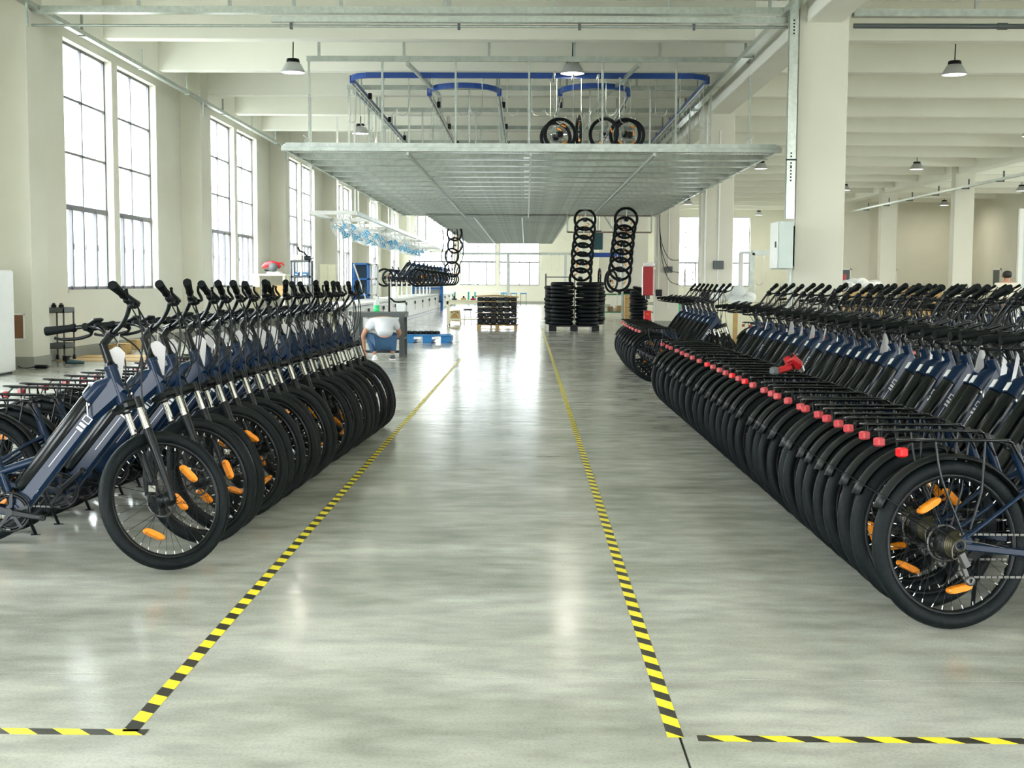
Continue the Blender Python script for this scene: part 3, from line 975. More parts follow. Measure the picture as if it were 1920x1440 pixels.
def place_bike(pos, heading, steer, label, group, hi=True, lean=R(6), rng=None, parts='all', wrapped=True):
    """One e-bike with its parts; pos is where the root (ground under the cranks) stands."""
    P = BM[hi]
    root = thing('electric_bike', label, 'bicycle', pos, 0, group)
    root.rotation_euler = (-lean, 0, heading)
    rd = rng or random
    def L(name, data, par=root, M=None, lab=None):
        o = bpy.data.objects.new(name, data); C.objects.link(o); o.parent = par
        if M is not None: o.matrix_local = M
        if lab: o['label'] = lab
        return o
    S = Matrix.Translation(S0) @ Matrix.Rotation(steer, 4, AX) @ Matrix.Translation(-S0)
    fr = L('frame', P['frame'])
    L('decal', P['decal'], fr)['kind'] = 'stuff'
    bt = L('battery', P['battery'])
    if hi: L('battery_key', P['battery_key'], bt)
    L('seat_clamp', P['seat_clamp'])
    fk = L('fork', P['fork'], root, S)
    L('stanchion', P['stanchion_l'], fk); L('stanchion', P['stanchion_r'], fk)
    if hi: L('brake_caliper', P['brake_caliper'], fk)
    for key, nm, ctr, M0 in (('fw', 'front_wheel', AF, S), ('rw', 'rear_wheel', AR, Matrix.Identity(4))):
        W = P[key]
        w = L(nm, W['rim'], root, M0 @ Matrix.Translation(ctr) @ Matrix.Rotation(rd.uniform(0, 6.28), 4, 'Y'))
        L('tyre', W['tyre'], w)
        L('spokes', W['spokes'], w)['kind'] = 'stuff'; L('hub', W['hub'], w); L('spoke_nipples', W['nipples'], w)['kind'] = 'stuff'
        if hi: L('brake_disc', W['rotor'], w)
        L('wheel_reflector', W['ref'], w)
        if hi: L('wheel_reflector', W['ref'], w, Matrix.Rotation(R(200), 4, 'Y'))
        if key == 'rw': L('cassette', W['cassette'], w)
    if parts == 'all':
        L('stem', P['stem'], root, S)
        hb = L('handlebar', P['handlebar'], root, S)
        for k_ in ('l', 'r'):
            L('grip', P['grip_' + k_], hb); L('brake_lever', P['lever_' + k_], hb)
        L('display', P['display'], hb); L('gear_shifter', P['shifter'], hb)
        L('cables', P['cables'], root, S)
        tgM = S @ Matrix.Translation(BC + Vector((.03, -.02, -.015))) @ Matrix.Rotation(R(20) + rd.uniform(-.25, .25), 4, 'X') @ Matrix.Rotation(-steer + R(-90) + R(58) + rd.uniform(-.4, .4), 4, 'Z')
        L('paper_tag', P['paper_tag'], root, tgM)
    cr = L('chainring', P['chainring'])
    a = rd.uniform(-.9, .9)
    for k_ in ('r', 'l'):
        L('crank_arm', P['crank_' + k_], cr, Matrix.Translation(BB) @ Matrix.Rotation(a, 4, 'Y'))
    L('chain', P['chain'])['kind'] = 'stuff'; L('rear_derailleur', P['derailleur'])
    if parts == 'all':
        L('kickstand', P['kickstand'])
        fdr = L('rear_mudguard', P['fender'])
        L('mudguard_stay', P['fender_stay'], fdr)
        rk = L('rear_rack', P['rack'])
        L('tail_light', P['tail_light_wrapped' if wrapped else 'tail_light'], rk, Matrix.Translation(TL), 'red tail light')
    return root


rng = random.Random(11)
# left row: fork positions read across the photograph
fx = [259, 331, 365, 406, 428, 455, 480, 502, 517, 540, 564, 580, 597, 606, 620, 632, 645, 662, 673]
for i, x in enumerate(fx):
    t = i / (len(fx) - 1)
    X = -1.866 + t * (1.866 - 1.60)
    Y = F * -X / (985 - x)
    steer = R(45) if i == 0 else R(52) + rng.uniform(-.10, .12)
    hd = R(1.0) + rng.uniform(-.02, .02)
    fk = Vector((.585, 0, 0))
    place_bike((X - fk.x * math.cos(hd) - .02, Y - fk.x * math.sin(hd) - .075, 0), hd, steer,
               'dark blue e-bike with orange wheel reflectors, %s in the row left of the aisle' % ordn(i), 'e-bikes in the row left of the aisle', hi=(i < 7), rng=rng)
# long row right of the aisle, tails towards the aisle
tx = [1695, 1652, 1624, 1594, 1575, 1553, 1537, 1512.5, 1503, 1479, 1459, 1448, 1433.75, 1412.5, 1397.5, 1385.5, 1373, 1361, 1349.5, 1337, 1326, 1311, 1298, 1287.5, 1278.75, 1268.75, 1257.5, 1251, 1241.75]
for i, x in enumerate(tx):
    X = 1.535
    Y = F * X / (x - 985)
    hd = R(11) + rng.uniform(-.015, .015)
    lean = R(6) + rng.uniform(-.012, .012)
    t = Vector((TL.x, TL.z * math.sin(lean), 0)); t.rotate(Matrix.Rotation(hd, 3, 'Z'))
    place_bike((X - t.x, Y - t.y, 0), hd, R(50) + rng.uniform(-.12, .15),
               'dark blue e-bike with red tail light, %s in the long row right of the aisle' % ordn(i), 'e-bikes in the long row right of the aisle', hi=(i < 9), lean=lean, rng=rng, wrapped=(i not in (0, 14, 16, 20)))
# short block behind it
tx = [(1198, 132), (1192, 129), (1186, 125.5), (1181, 122), (1176, 118.5), (1172, 115), (1169, 111), (1165, 107)]
for i, (x, s) in enumerate(tx):
    X = (x - 985) / s; Y = F / s
    hd = R(9) + rng.uniform(-.01, .01)
    t = Vector((TL.x, TL.z * math.sin(R(6)), 0)); t.rotate(Matrix.Rotation(hd, 3, 'Z'))
    place_bike((X - t.x, Y - t.y, 0), hd, R(48) + rng.uniform(-.1, .1),
               'dark blue e-bike with red tail light, %s in the short block by the column' % ordn(i), 'e-bikes in the short block by the column', hi=False, rng=rng)
# second row behind the long row, third row behind that
for i in range(25):
    hd = R(11) + rng.uniform(-.03, .03)
    place_bike((4.55 + rng.uniform(-.05, .05) - i * .012, 12.6 + i * .335 + rng.uniform(-.03, .03), 0), hd, R(50) + rng.uniform(-.2, .25),
               'dark e-bike half hidden behind the long row, %s in the second row' % ordn(i), 'e-bikes in the second row behind the long row', hi=False, rng=rng)
for i in range(14):
    hd = R(11) + rng.uniform(-.05, .05)
    place_bike((7.3 + rng.uniform(-.06, .06), 17.5 + i * .46 + rng.uniform(-.04, .04), 0), hd, R(50) + rng.uniform(-.3, .3),
               'dark e-bike mostly hidden, only handlebar showing, %s in the third row' % ordn(i), 'e-bikes in the third row by the wall', hi=False, rng=rng)

# ---------------------------------------------------------------- lamps
def lamp_meshes():
    b = MB()
    b.lathe([(.002, .23), (.12, .23), (.15, .19), (.16, .185), (.235, .05), (.252, .012), (.248, .0), (.24, .012), (.15, .17), (.002, .17)], 28)
    c = MB(); c.lathe([(.002, .285), (.125, .285), (.135, .235), (.135, .21), (.002, .21)], 24)
    d = MB(); d.lathe([(.002, .014), (.240, .014), (.240, .020), (.002, .020)], 28)
    e = MB(); e.tube([(0, 0, .27), (.006, 0, .6), (-.004, 0, .85), (0, 0, 1.30)], .012, 6)
    return b.mesh('lamp_shade', mat('lamp_shade_grey', (0.42, 0.44, 0.44), 0.4, var=.04)), c.mesh('heat_sink', BLACKP), d.mesh('diffuser', LAMPON), e.mesh('cord', BLACKP)
LMESH = lamp_meshes()
n_l = 0
rows_l = ['near window side', 'middle of the aisle', 'first row of the wide hall', 'second row of the wide hall', 'third row of the wide hall', 'fourth row of the wide hall']
for xi, x in enumerate((-4.82, 0.93, 8.75, 14.55, 22.6, 28.0)):
    for k in range(-2, 6):
        y = 26.2 + BAY * k
        if y < 4 or (xi < 2 and y < 24):
            continue
        z = at(551, 137, Y=26.2).z
        t = thing('pendant_lamp', 'grey bell-shaped pendant lamp, %s, %s from the camera' % (rows_l[xi], ordn(k + 2)), 'lamp', (x, y, z), 0, 'pendant lamps under the ceiling beams')
        for nm, me in zip(('lamp_shade', 'heat_sink', 'diffuser', 'cord'), LMESH):
            o = bpy.data.objects.new(nm, me); C.objects.link(o); o.parent = t
        ld = bpy.data.lights.new('lamp_light', 'AREA'); ld.shape = 'DISK'; ld.size = .38; ld.energy = 8 if xi < 2 else 22; ld.color = (1.0, .93, .78)
        lo = bpy.data.objects.new('lamp_light', ld); C.objects.link(lo); lo.parent = t; lo.location = (0, 0, .008)

# ---------------------------------------------------------------- cable trays
def channel(p0, p1, w, h, t=0.006, side=(0, 1, 0)):
    """Open channel with turned-up edges."""
    mb = MB()
    p0 = Vector(p0); p1 = Vector(p1); d = (p1 - p0).normalized()
    s = Vector((-d.y, d.x, 0)).normalized()
    mb.beam(p0, p1, w, t, s)
    for q in (-1, 1):
        o = s * q * w / 2 + Vector((0, 0, h / 2))
        mb.beam(p0 + o, p1 + o, t, h, s)
    return mb
t = thing('cable_tray', 'long steel cable tray along the top of the window wall', 'cable tray', (-7.77, 0, at(75, 25, Y=20.4).z))
part('channel', channel((0, Y0, 0), (0, 82, 0), .10, .07), GALVD, t)
for k in range(24):
    y = 1.8 + 3.4 * k
    part('bracket', MB().box(-.02, .02, y - .02, y + .02, 0.05, .38).box(-.06, .06, y - .02, y + .02, -.02, 0), GALVD, t)
for k in range(-1, 6):
    y = 19.6 + BAY * k
    part('drop_bracket', MB().box(.04, .07, y, y + .05, -.36, 0), GALVD, t)
t = thing('cable_tray', 'perforated steel cable tray running across the hall near the columns', 'cable tray', (0, 20.25, at(700, 26, Y=20.25).z))
part('channel', channel((-7.9, 0, 0), (4.2, 0, 0), .16, .10), GALV, t)
for x in (-6.2, -4.75, -3.73, -2.98, -1.33, -1.27, .4, 2.2, 3.8):
    part('hanger', MB().box(x, x + .05, -.02, .02, .0, 1.2), GALVD, t)
t = thing('cable_tray', 'lower steel cable tray under the perforated one', 'cable tray', (0, 20.1, at(700, 42, Y=20.1).z))
part('channel', channel((-4.03, 0, 0), (4.2, 0, 0), .12, .085), GALV, t)
t = thing('steel_pipe', 'thin grey pipe crossing below the cable trays', 'pipe', (0, 20.15, at(700, 49, Y=20.15).z))
part('pipe', MB().tube([(-7.85, 0, 0), (4.2, 0, 0)], .022, 8), GALVD, t)
for x in (-3.75, -1.1, .8, 2.6):
    part('clamp', MB().box(x, x + .04, -.03, .03, -.05, .05), GREYM, t)
t = thing('cable_tray', 'steel cable tray beyond the big column in the wide hall', 'cable tray', (0, 20.25, at(1750, 32, Y=20.25).z))
part('channel', channel((5.14, 0, 0), (17.9, 0, 0), .16, .11), GALVD, t)
for x in (7.05, 9.5, 12):
    part('hanger', MB().box(x, x + .05, -.02, .02, .0, 1.2), GALVD, t)
t = thing('steel_pipe', 'dark sprinkler pipe beyond the big column in the wide hall', 'pipe', (0, 20.2, at(1750, 49, Y=20.2).z))
part('pipe', MB().tube([(5.14, 0, 0), (17.9, 0, 0)], .04, 10), GREYM, t)
part('coupling', MB().tube([(7.4, 0, 0), (7.55, 0, 0)], .055, 10), GREYM, t)
t = thing('cable_tray', 'steel cable tray along the girder over the right columns', 'cable tray', (4.10, 0, 5.62))
part('channel', channel((0, 12, 0), (0, 80, 0), .16, .09), GALV, t)
for k in range(17):
    y = 16.5 + 3.62 * k
    part('bracket', MB().box(-.10, .11, y, y + .04, -.04, -.01).box(.09, .115, y, y + .04, -.04, .28), GALV, t)
t = thing('cable_tray', 'thin bright cable tray along the far row of columns', 'cable tray', (17.25, 0, at(1700, 352, Y=50).z))
part('channel', channel((0, 20, 0), (0, 69, 0), .14, .08), GALV, t)
for k in range(13):
    y = 21 + 3.62 * k
    part('bracket', MB().box(-.12, .18, y, y + .05, -.05, -.01).box(.13, .18, y, y + .05, -.05, .35), GREYM, t)
# riser channel and cabinet on the big column
t = thing('cable_riser', 'upright galvanised cable channel on the big column', 'cable tray', (4.18, 19.80, 0))
rm = MB().box(-.13, .02, 0, .006, 2.42, 5.85).box(-.13, -.124, 0, .09, 2.42, 5.85).box(.014, .02, 0, .09, 2.42, 5.85)
part('channel', rm, GALV, t)
sl = MB()
for zc in (5.45, 3.42, 3.20):
    for k in range(5):
        sl.box(-.07, -.045, -.003, 0, zc - k * .05, zc - k * .05 + .025)
part('slot', sl, BLACK, t)['kind'] = 'stuff'
part('joint_strap', MB().box(-.135, .025, -.004, .0, 3.32, 3.345), BLACK, t)
part('lower_conduit', MB().tube([(-.02, .05, 0), (-.02, .05, 1.7)], .02, 8), GALVD, t)
t = thing('electrical_cabinet', 'pale grey green electrical cabinet hung on the big column', 'cabinet', (3.86, 19.3, 1.63))
part('body', MB().cbox(0.0, .22, .0, .60, 0, .73, .006), CABI, t)
part('door', MB().cbox(.008, .214, -.022, -.002, .01, .72, .006), CABI, t)
part('side_door', MB().cbox(-.022, -.002, .02, .58, .01, .72, .006), WHITEM, t)
part('handle', MB().box(-.04, -.022, .08, .12, .33, .42), GREYM, t)
part('wall_mount', MB().box(.18, .365, .60, .66, .05, .68).box(.33, .365, .60, .75, .05, .68), GALVD, t)

# conduits and switch boxes on the second and third column
for ci, (yy, lab) in enumerate(((30.5, 'second'), (41.1, 'third'))):
    t = thing('conduit_pipe', 'pair of white conduits down the %s column with a switch box' % lab, 'pipe', (4.22, yy, 0))
    part('pipe', MB().tube([(.10, -.03, .95), (.10, -.03, 5.4)], .022, 8), WHITEM, t)
    part('pipe', MB().tube([(.42, -.03, .6), (.42, -.03, 5.0), (.42, -.03, 5.05)], .018, 8), WHITEM, t)
    part('switch_box', MB().cbox(.02, .22, -.10, -.005, .98, 1.2, .01), BLACKP, t)
    part('junction_box', MB().cbox(.30, .55, -.09, -.005, 1.75, 1.95, .01), GREYM, t)
t = thing('loose_cable', 'thin black cables looping off the third column', 'cable', (4.22, 41.05, 0))
for k in range(3):
    part('strand', MB().tube(curve([(.12, -.02, 4.4), (.12, -.03, 3.2 - .1 * k), (.22, -.05, 2.6 - .25 * k), (.45, -.04, 2.2 - .35 * k), (.78, -.02, 2.15 - .4 * k)], 6), .012, 5), BLACKP, t)

# ---------------------------------------------------------------- raised steel mesh floor
PZ = at(985, 274, Y=21).z
PY0, PY1, PY2 = 21.0, 41.0, 70.0
pf = thing('mesh_platform', 'long raised platform of expanded galvanised mesh hung over the aisle', 'platform', (0, 0, PZ))
pm = {}
def sheet(w, l):
    k = (round(w, 3), round(l, 3))
    if k not in pm:
        pm[k] = MB().box(0, w, 0, l, 0, .004).mesh('mesh_panel', SHEET)
    return pm[k]
rp = random.Random(3)
sections = [(PY0, PY1, -4.02, 4.16, 4), (PY1, PY2, -3.25, 1.42, 3)]
for ya, yb_, xa, xb, nx in sections:
    st = 1.22
    ny = int((yb_ - ya) / st)
    st = (yb_ - ya) / ny
    w = (xb - xa) / nx
    for j in range(ny):
        for i in range(nx):
            link('mesh_panel', sheet(w - .012, st - .02), pf, Matrix.Translation((xa + w * i, ya + st * j + .01, 0)) @ Matrix.Rotation(R(rp.uniform(-1.3, 1.3)), 4, 'X'))
    cm = MB().box(xa - .05, xb + .05, -.03, .0, -.085, -.004).box(xa - .05, xb + .05, -.03, .05, -.09, -.082).mesh('cross_member', GALVD)
    for j in range(ny + 1):
        link('cross_member', cm, pf, Matrix.Translation((0, ya + st * j, 0)))
    cm2 = MB().box(xa, xb, -.09, .09, -.05, -.045).mesh('flat_bar', GALV)
    for j in range(ny):
        link('flat_bar', cm2, pf, Matrix.Translation((0, ya + st * (j + .5), 0)))
    for i in range(1, nx):
        part('long_member', MB().beam((xa + w * i, ya, -.13), (xa + w * i, yb_, -.125), .04, .05, (1, 0, 0)), GALVD, pf)
    for x in (xa, xb):
        part('edge_rail', MB().beam((x, ya, -.03), (x, yb_, -.03), .05, .10, (1, 0, 0)), GALV, pf)
part('front_lip', MB().box(-4.0, 4.12, PY0 - .04, PY0, -.03, .04), GALVD, pf)
for k in range(9):
    part('clip', MB().box(-.05, .05, PY0 + 1.22 * k + .1, PY0 + 1.22 * k + .2, -.19, -.17), WHITEM, pf)
FZ = at(985, 111, Y=24.95).z
# hanger frames over the platform, one behind every ceiling beam
for fi in range(9):
    y = 24.95 + 3.62 * fi
    xa, xb = (-4.28, 4.36) if fi < 5 else (-3.25, 1.42)
    if fi >= 1 and fi < 5:
        xa, xb = -4.0, 4.12
    t = thing('hanger_frame', 'galvanised hanging frame carrying the mesh platform, %s from the camera' % ordn(fi), 'steel frame', (0, y, 0), 0, 'hanger frames above the mesh platform')
    part('top_rail', MB().box(xa - .04, xb + .04, -.03, .03, FZ - .05, FZ + .05), GALVD, t)
    nv = 7
    for i in range(nv):
        x = xa + (xb - xa) * i / (nv - 1)
        part('post', MB().box(x - .02, x + .02, -.02, .02, PZ + .01, FZ - .05), GALVD, t)
    for i in range(6 if fi < 5 else 3):
        x = xa + .2 + (xb - xa - .3) * i / (5 if fi < 5 else 2)
        part('hanger', MB().box(x - .025, x + .025, -.02, .02, FZ + .05, ZC), GALVD, t)
for x, y0_, y1_, lab in ((-2.35, 25, 29, 'left of the track loop'), (2.2, 25, 29, 'right of the track loop'), (1.72, 29, 47, 'above the wheels'), (-3.9, 28.6, 48, 'on the window side')):
    t = thing('bracing_bar', 'slanted galvanised bar tying the hanger frames, %s' % lab, 'steel bar', (0, 0, 0))
    part('bar', MB().beam((x, y0_, FZ - .08), (x + (.35 if x < 0 else -.4), y1_, FZ - .10), .06, .07, (1, 0, 0)), GALV, t)

# safety nets at the two corners
for sx, x0, lab in ((-1, -4.2, 'left'), (1, 4.25, 'right')):
    t = thing('safety_net', 'white knotted safety net sagging at the platform corner, %s end of the platform' % lab, 'net', (x0, 21.2, PZ))
    nt_ = MB()
    n_ = 16
    def netp(u, v):
        return Vector((-sx * u * .62, 2.6 + .25 * math.sin(u * 5) * v, .03 + v * .46 * (1 - u) ** 1.1))
    for i in range(-4, n_ + 4):
        for q in (1, -1):
            pts = []
            for j in range(7):
                u = (i / n_ + q * j * .045)
                if 0 <= u <= .97:
                    pts.append(netp(u, j / 6))
            if len(pts) > 1:
                nt_.tube(pts, .006, 4, cap=False)
    o_ = part('net', nt_, FOAM, t); o_['kind'] = 'stuff'
    part('edge_rope', MB().tube([netp(u / 8, 1) for u in range(9)], .009, 5), FOAM, t)

# blue overhead track loops with J hooks
def track_loop(name, lab, x0, x1, y, yend, rad, z):
    t = thing(name, lab, 'overhead track', (0, 0, z))
    n_ = 10
    pts = []
    def corner(cx, sgn):
        out = []
        for i in range(n_ + 1):
            a = PI / 2 * i / n_
            out.append(Vector((cx + sgn * rad[0] * (1 - math.sin(a)) , y + rad[1] * (1 - math.cos(PI / 2 - a)) , 0)))
        return out
    L_ = [Vector((x0 + rad[0] * (1 - math.sin(PI / 2 * i / n_)), y + rad[1] * (1 - math.cos(PI / 2 * (1 - i / n_))) , 0)) for i in range(n_ + 1)]
    # L_[0] is the inner end (x0+rad, y+rad...), walk it from the far side round to the front bar
    left = [Vector((x0 + rad[0] * (1 - math.cos(PI / 2 * i / n_)), y + rad[1] * (1 - math.sin(PI / 2 * i / n_)), 0)) for i in range(n_ + 1)]
    right = [Vector((x1 - (p.x - x0), p.y, 0)) for p in reversed(left)]
    arc = left + right
    mb = MB()
    for a, b in zip(arc[:-1], arc[1:]):
        d = (b - a)
        if d.length > 1e-5:
            mb.beam(a - d * .03, b + d * .03, .05, .115, (-d.y, d.x, 0))
    part('front_bend', mb, BLUET, t)
    for x in (x0, x1):
        part('side_track', MB().beam((x, y + rad[1], -.02), (x, yend, -.02), .045, .10, (1, 0, 0)), BLUET if x1 - x0 > 5 else GALV, t)
        part('track_slot', MB().beam((x, y + rad[1] + .1, -.075), (x, yend, -.075), .02, .012, (1, 0, 0), 0).beam((x - .03, y + rad[1] + .1, -.085), (x - .03, yend, -.085), .015, .03, (1, 0, 0), 1).beam((x + .03, y + rad[1] + .1, -.085), (x + .03, yend, -.085), .015, .03, (1, 0, 0), 1), [BLACK, WHITEM], t)
        part('end_block', MB().box(x - .05, x + .05, y + rad[1] - .06, y + rad[1] + .06, -.09, .07), BLUET, t)
        for k in range(3):
            part('drive_clip', MB().box(x + .02, x + .1, y + 3 + 4.2 * k, y + 3.15 + 4.2 * k, -.06, .08), BLACK, t)
        for k in range(5):
            yy = 24.95 + 3.62 * (k + 1)
            if yy < yend:
                part('hanger', MB().box(x - .015, x + .015, yy - .015, yy + .015, .05, ZC - z), GALVD, t)
    return t
TZ = at(985, 142, Y=26.6).z
TZ2 = at(870, 160, Y=27.5).z
track_loop('overhead_track', 'wide blue overhead conveyor track bending round above the platform', -3.72, 3.82, 26.6, 46, (.55, .5), TZ)
track_loop('overhead_track', 'small blue overhead track loop on the window side', -2.18, -.62, 27.5, 46, (.78, .95), TZ2)
track_loop('overhead_track', 'small blue overhead track loop above the hanging wheels', .74, 2.27, 27.5, 46, (.765, .95), TZ2)
hk = MB()
hk.tube([(0, 0, 0), (0, 0, -.62)] + [Vector((.12 - .12 * math.cos(a), 0, -.62 - .12 * math.sin(a))) for a in [PI * i / 9 for i in range(10)]], .0065, 6)
hk.tube([(0, 0, .03), (0, 0, -.03)], .018, 6)
HK = hk.mesh('hook', GALV)
def hook(x, y, z, rz, lab, grp):
    o = bpy.data.objects.new('hanging_hook', HK); C.objects.link(o)
    o.location = (x, y, z); o.rotation_euler = (0, 0, rz)
    return tag(o, lab, 'hook', grp)
rh = random.Random(5)
for i in range(13):
    x = -3.0 + 6.2 * i / 12
    hook(x, 26.6, TZ - .08, PI if (i % 3 == 1) else rh.uniform(-.5, .5), 'steel J hook on the front of the wide blue track, %s from the window side' % ordn(i).replace('nearest', 'first'), 'hooks on the front of the wide track')
for x0, lab, yst in ((-3.72, 'left side of the wide track', 27.6), (3.82, 'right side of the wide track', 27.6), (-2.22, 'left side of the small window-side loop', 29.6), (-.66, 'right side of the small window-side loop', 29.6), (.74, 'left side of the loop above the wheels', 29.4), (2.30, 'right side of the loop above the wheels', 29.4)):
    for k in range(16):
        hook(x0, yst + k * .72, (TZ if abs(x0) > 3 else TZ2) - .12, rh.uniform(0, 6.28), 'J hook, %s, %s from the camera' % (lab, ordn(k)), 'hooks on the ' + lab)

# loose wheels
WHL = BM[False]['rw']; WH = BM[False]['fw']; WHH = BM[True]['fw']; WHR = BM[True]['rw']
def loose_wheel(pos, rot, lab, grp, W=WH, sc=1.0, spin=0.0):
    t = thing('bicycle_wheel', lab, 'wheel', pos, 0, grp)
    t.rotation_euler = rot
    t.scale = (sc, sc, sc)
    for nm, k in (('wheel_rim', 'rim'), ('tyre', 'tyre'), ('spokes', 'spokes'), ('hub', 'hub'), ('brake_disc', 'rotor')):
        o = bpy.data.objects.new(nm, W[k]); C.objects.link(o); o.parent = t
        if spin: o.rotation_euler = (0, spin, 0)
    for a in (0.4 + spin, 2.6 + spin):
        o = bpy.data.objects.new('wheel_reflector', W['ref']); C.objects.link(o); o.parent = t; o.rotation_euler = (0, a, 0)
    return t
p = at(1050, 252, Y=25.6)
loose_wheel(p, (0, 0, .12), 'black wheel hanging above the platform, front one of the left pair', 'wheels hanging above the platform', WHR)
p = at(1042, 258, Y=26.6)
loose_wheel(p, (0, 0, .2), 'black wheel hanging above the platform, behind the left pair front wheel', 'wheels hanging above the platform', WHR)
p = at(1085, 247, Y=26.0)
loose_wheel(p, (0, 0, 1.40), 'wheel turned edge-on hanging above the platform', 'wheels hanging above the platform', WHH)
p = at(1132, 251, Y=26.0)
loose_wheel(p, (0, 0, -.5), 'wheel with bare silver brake disc hanging above the platform', 'wheels hanging above the platform', WHH, 1.0, .8)
p = at(1172, 252, Y=26.4)
loose_wheel(p, (0, 0, -.25), 'black wheel hanging above the platform, second from the right', 'wheels hanging above the platform', WHR, 1.0, 1.1)
p = at(1180, 253, Y=27.4)
loose_wheel(p, (0, 0, -.1), 'black wheel hanging above the platform, rightmost of them', 'wheels hanging above the platform', WHR)
for px, py, Y in ((1050, 252, 25.6), (1042, 258, 26.6), (1085, 247, 26.0), (1132, 251, 26.0), (1172, 252, 26.4), (1180, 253, 27.4)):
    q = at(px, py, Y=Y)
    o = hook(q.x - .12, Y, TZ - .1, 0, 'steel hook holding a wheel above the platform, %s of the six wheels' % {1050: 'second', 1042: 'leftmost', 1085: 'third', 1132: 'fourth', 1172: 'fifth', 1180: 'rightmost'}[px], 'hooks holding the wheels')
    o.scale = (1, 1, (TZ - .1 - q.z - .27) / .70)
    part('carrier_arm', MB().box(-.02, .02, min(0, 26.6 - Y) - .02, max(0, 26.6 - Y) + .02, -.02, .03), GALVD, o)
# drive units on the upper deck
for px, py, w, h_, lab in ((1217, 195, .17, .26, 'tall black motor unit on the upper track'), (1180, 202, .14, .10, 'low black gear unit on the upper track'), (1250, 200, .26, .16, 'black gear unit at the end of the upper track')):
    q = at(px, py, Y=40)
    t = thing('drive_unit', lab, 'motor', q)
    part('housing', MB().cbox(-w, w, -.2, .2, -h_, h_, .04), BLACK, t)
    part('cap', MB().lathe([(.002, h_), (.12, h_), (.12, h_ + .1), (.002, h_ + .14)], 12), BLACK, t)
    part('mount', MB().box(-w - .1, w + .1, -.25, .25, -h_ - .05, -h_), GALVD, t)
q0 = at(1158, 220, Y=40); q1 = at(1230, 212, Y=40)
t = thing('track_support', 'galvanised support channel under the motor units', 'steel frame', (0, 40, 0))
part('channel', MB().box(q0.x, q1.x, -.3, .3, q0.z - .35, q0.z - .05), GALVD, t)
part('channel', MB().box(q0.x, q1.x, -.32, -.28, q0.z - .05, q0.z + .1), GALV, t)

# ---------------------------------------------------------------- wheels coming down on two hook chains
def wheel_chain(pts, lab):
    n_ = len(pts)
    for i, (px, py, d) in enumerate(pts):
        Y = 37.4 if lab == 'left' else 36.2
        q = at(px, py, Y=Y)
        loose_wheel(q, (rh.uniform(-.06, .06), 0, rh.uniform(-.1, .1)), 'black wheel on the %s hanging chain, %s from the top' % (lab, ['first', 'second', 'third', 'fourth', 'fifth', 'sixth', 'seventh', 'eighth', 'ninth', 'tenth'][i]), 'wheels on the %s hanging chain' % lab, WHL, min(1.06, max(.96, d * Y / (F * .69))), rh.uniform(0, 6))
wheel_chain([(1097, 412, 43), (1097, 429, 41), (1095, 445, 41), (1093, 461, 42), (1092, 476, 44), (1091, 492, 42), (1090, 507, 43), (1088, 523, 44)], 'left')
wheel_chain([(1174, 411, 46), (1172, 427, 43), (1170, 442, 43), (1168, 457, 44), (1166, 472, 44), (1165, 488, 45), (1163, 504, 46), (1160, 524, 50)], 'right')
for (px, px2, lab) in ((1098, 1088, 'left'), (1175, 1160, 'right')):
    yc = 37.4 if lab == 'left' else 36.2
    pa = at(px, 396, Y=yc); pb = at(px2, 528, Y=yc)
    t = thing('hanging_chain', 'thin steel chain strand holding the %s column of wheels' % lab, 'chain', (0, 0, 0))
    part('strand', MB().tube([(pa.x, pa.y, PZ - .02), pa, pb], .014, 6), GALV, t)
loose_wheel(at(1146, 527, Y=36.5), (0, 0, .9), 'black wheel leaning behind the lowest one of the right chain', 'wheels by the right chain', WH)
loose_wheel(at(1124, 522, Y=42), (0, 0, 1.4), 'narrow edge-on wheel between the two hanging chains', 'wheels by the right chain', WH)
t = thing('drop_frame', 'brown steel drop frame below the platform carrying wheel chains', 'steel frame', (0, 38, 0))
q0 = at(1064, 404, Y=38); q1 = at(1221, 436, Y=38)
for z in (q0.z, q1.z):
    part('rail', MB().box(q0.x, q1.x, -.03, .03, z - .025, z + .025), mat('rusty_steel', (.25, .2, .16), .6, .3, var=.2), t)
for x in (q0.x, q1.x, q1.x - .9):
    part('post', MB().box(x - .025, x + .025, -.03, .03, q1.z, PZ), GALVD, t)
for x in (q0.x + .75, q1.x - 1.0):
    part('chain_guide', MB().box(x - .012, x + .012, .05, .08, .7, PZ), GALV, t)
part('brace', MB().beam((q0.x + 1.1, 0, q0.z), (q0.x + 1.75, 0, q1.z - .5), .03, .04), GALVD, t)
q = at(1121, 452, Y=44)
t = thing('control_box', 'dark teal control box hanging between the wheel chains', 'box', q)
part('body', MB().cbox(-.17, .17, -.15, .15, -.3, .3, .02), mat('dark_teal', (.01, .07, .08), .4), t)
part('cap', MB().box(-.12, .12, -.1, .1, .3, .36), BLACK, t)
part('hanger', MB().box(-.02, .02, -.02, .02, .36, ZC - q.z), GALVD, t)
q = at(1128, 478, Y=50)
t = thing('overhead_track', 'short blue end of an overhead track behind the wheel chains', 'overhead track', q)
part('bar', MB().cbox(-.85, .85, -.06, .06, -.09, .09, .02), BLUET, t)
part('post', MB().box(.8, .88, -.04, .04, -2.5, 1.2), GALVD, t)

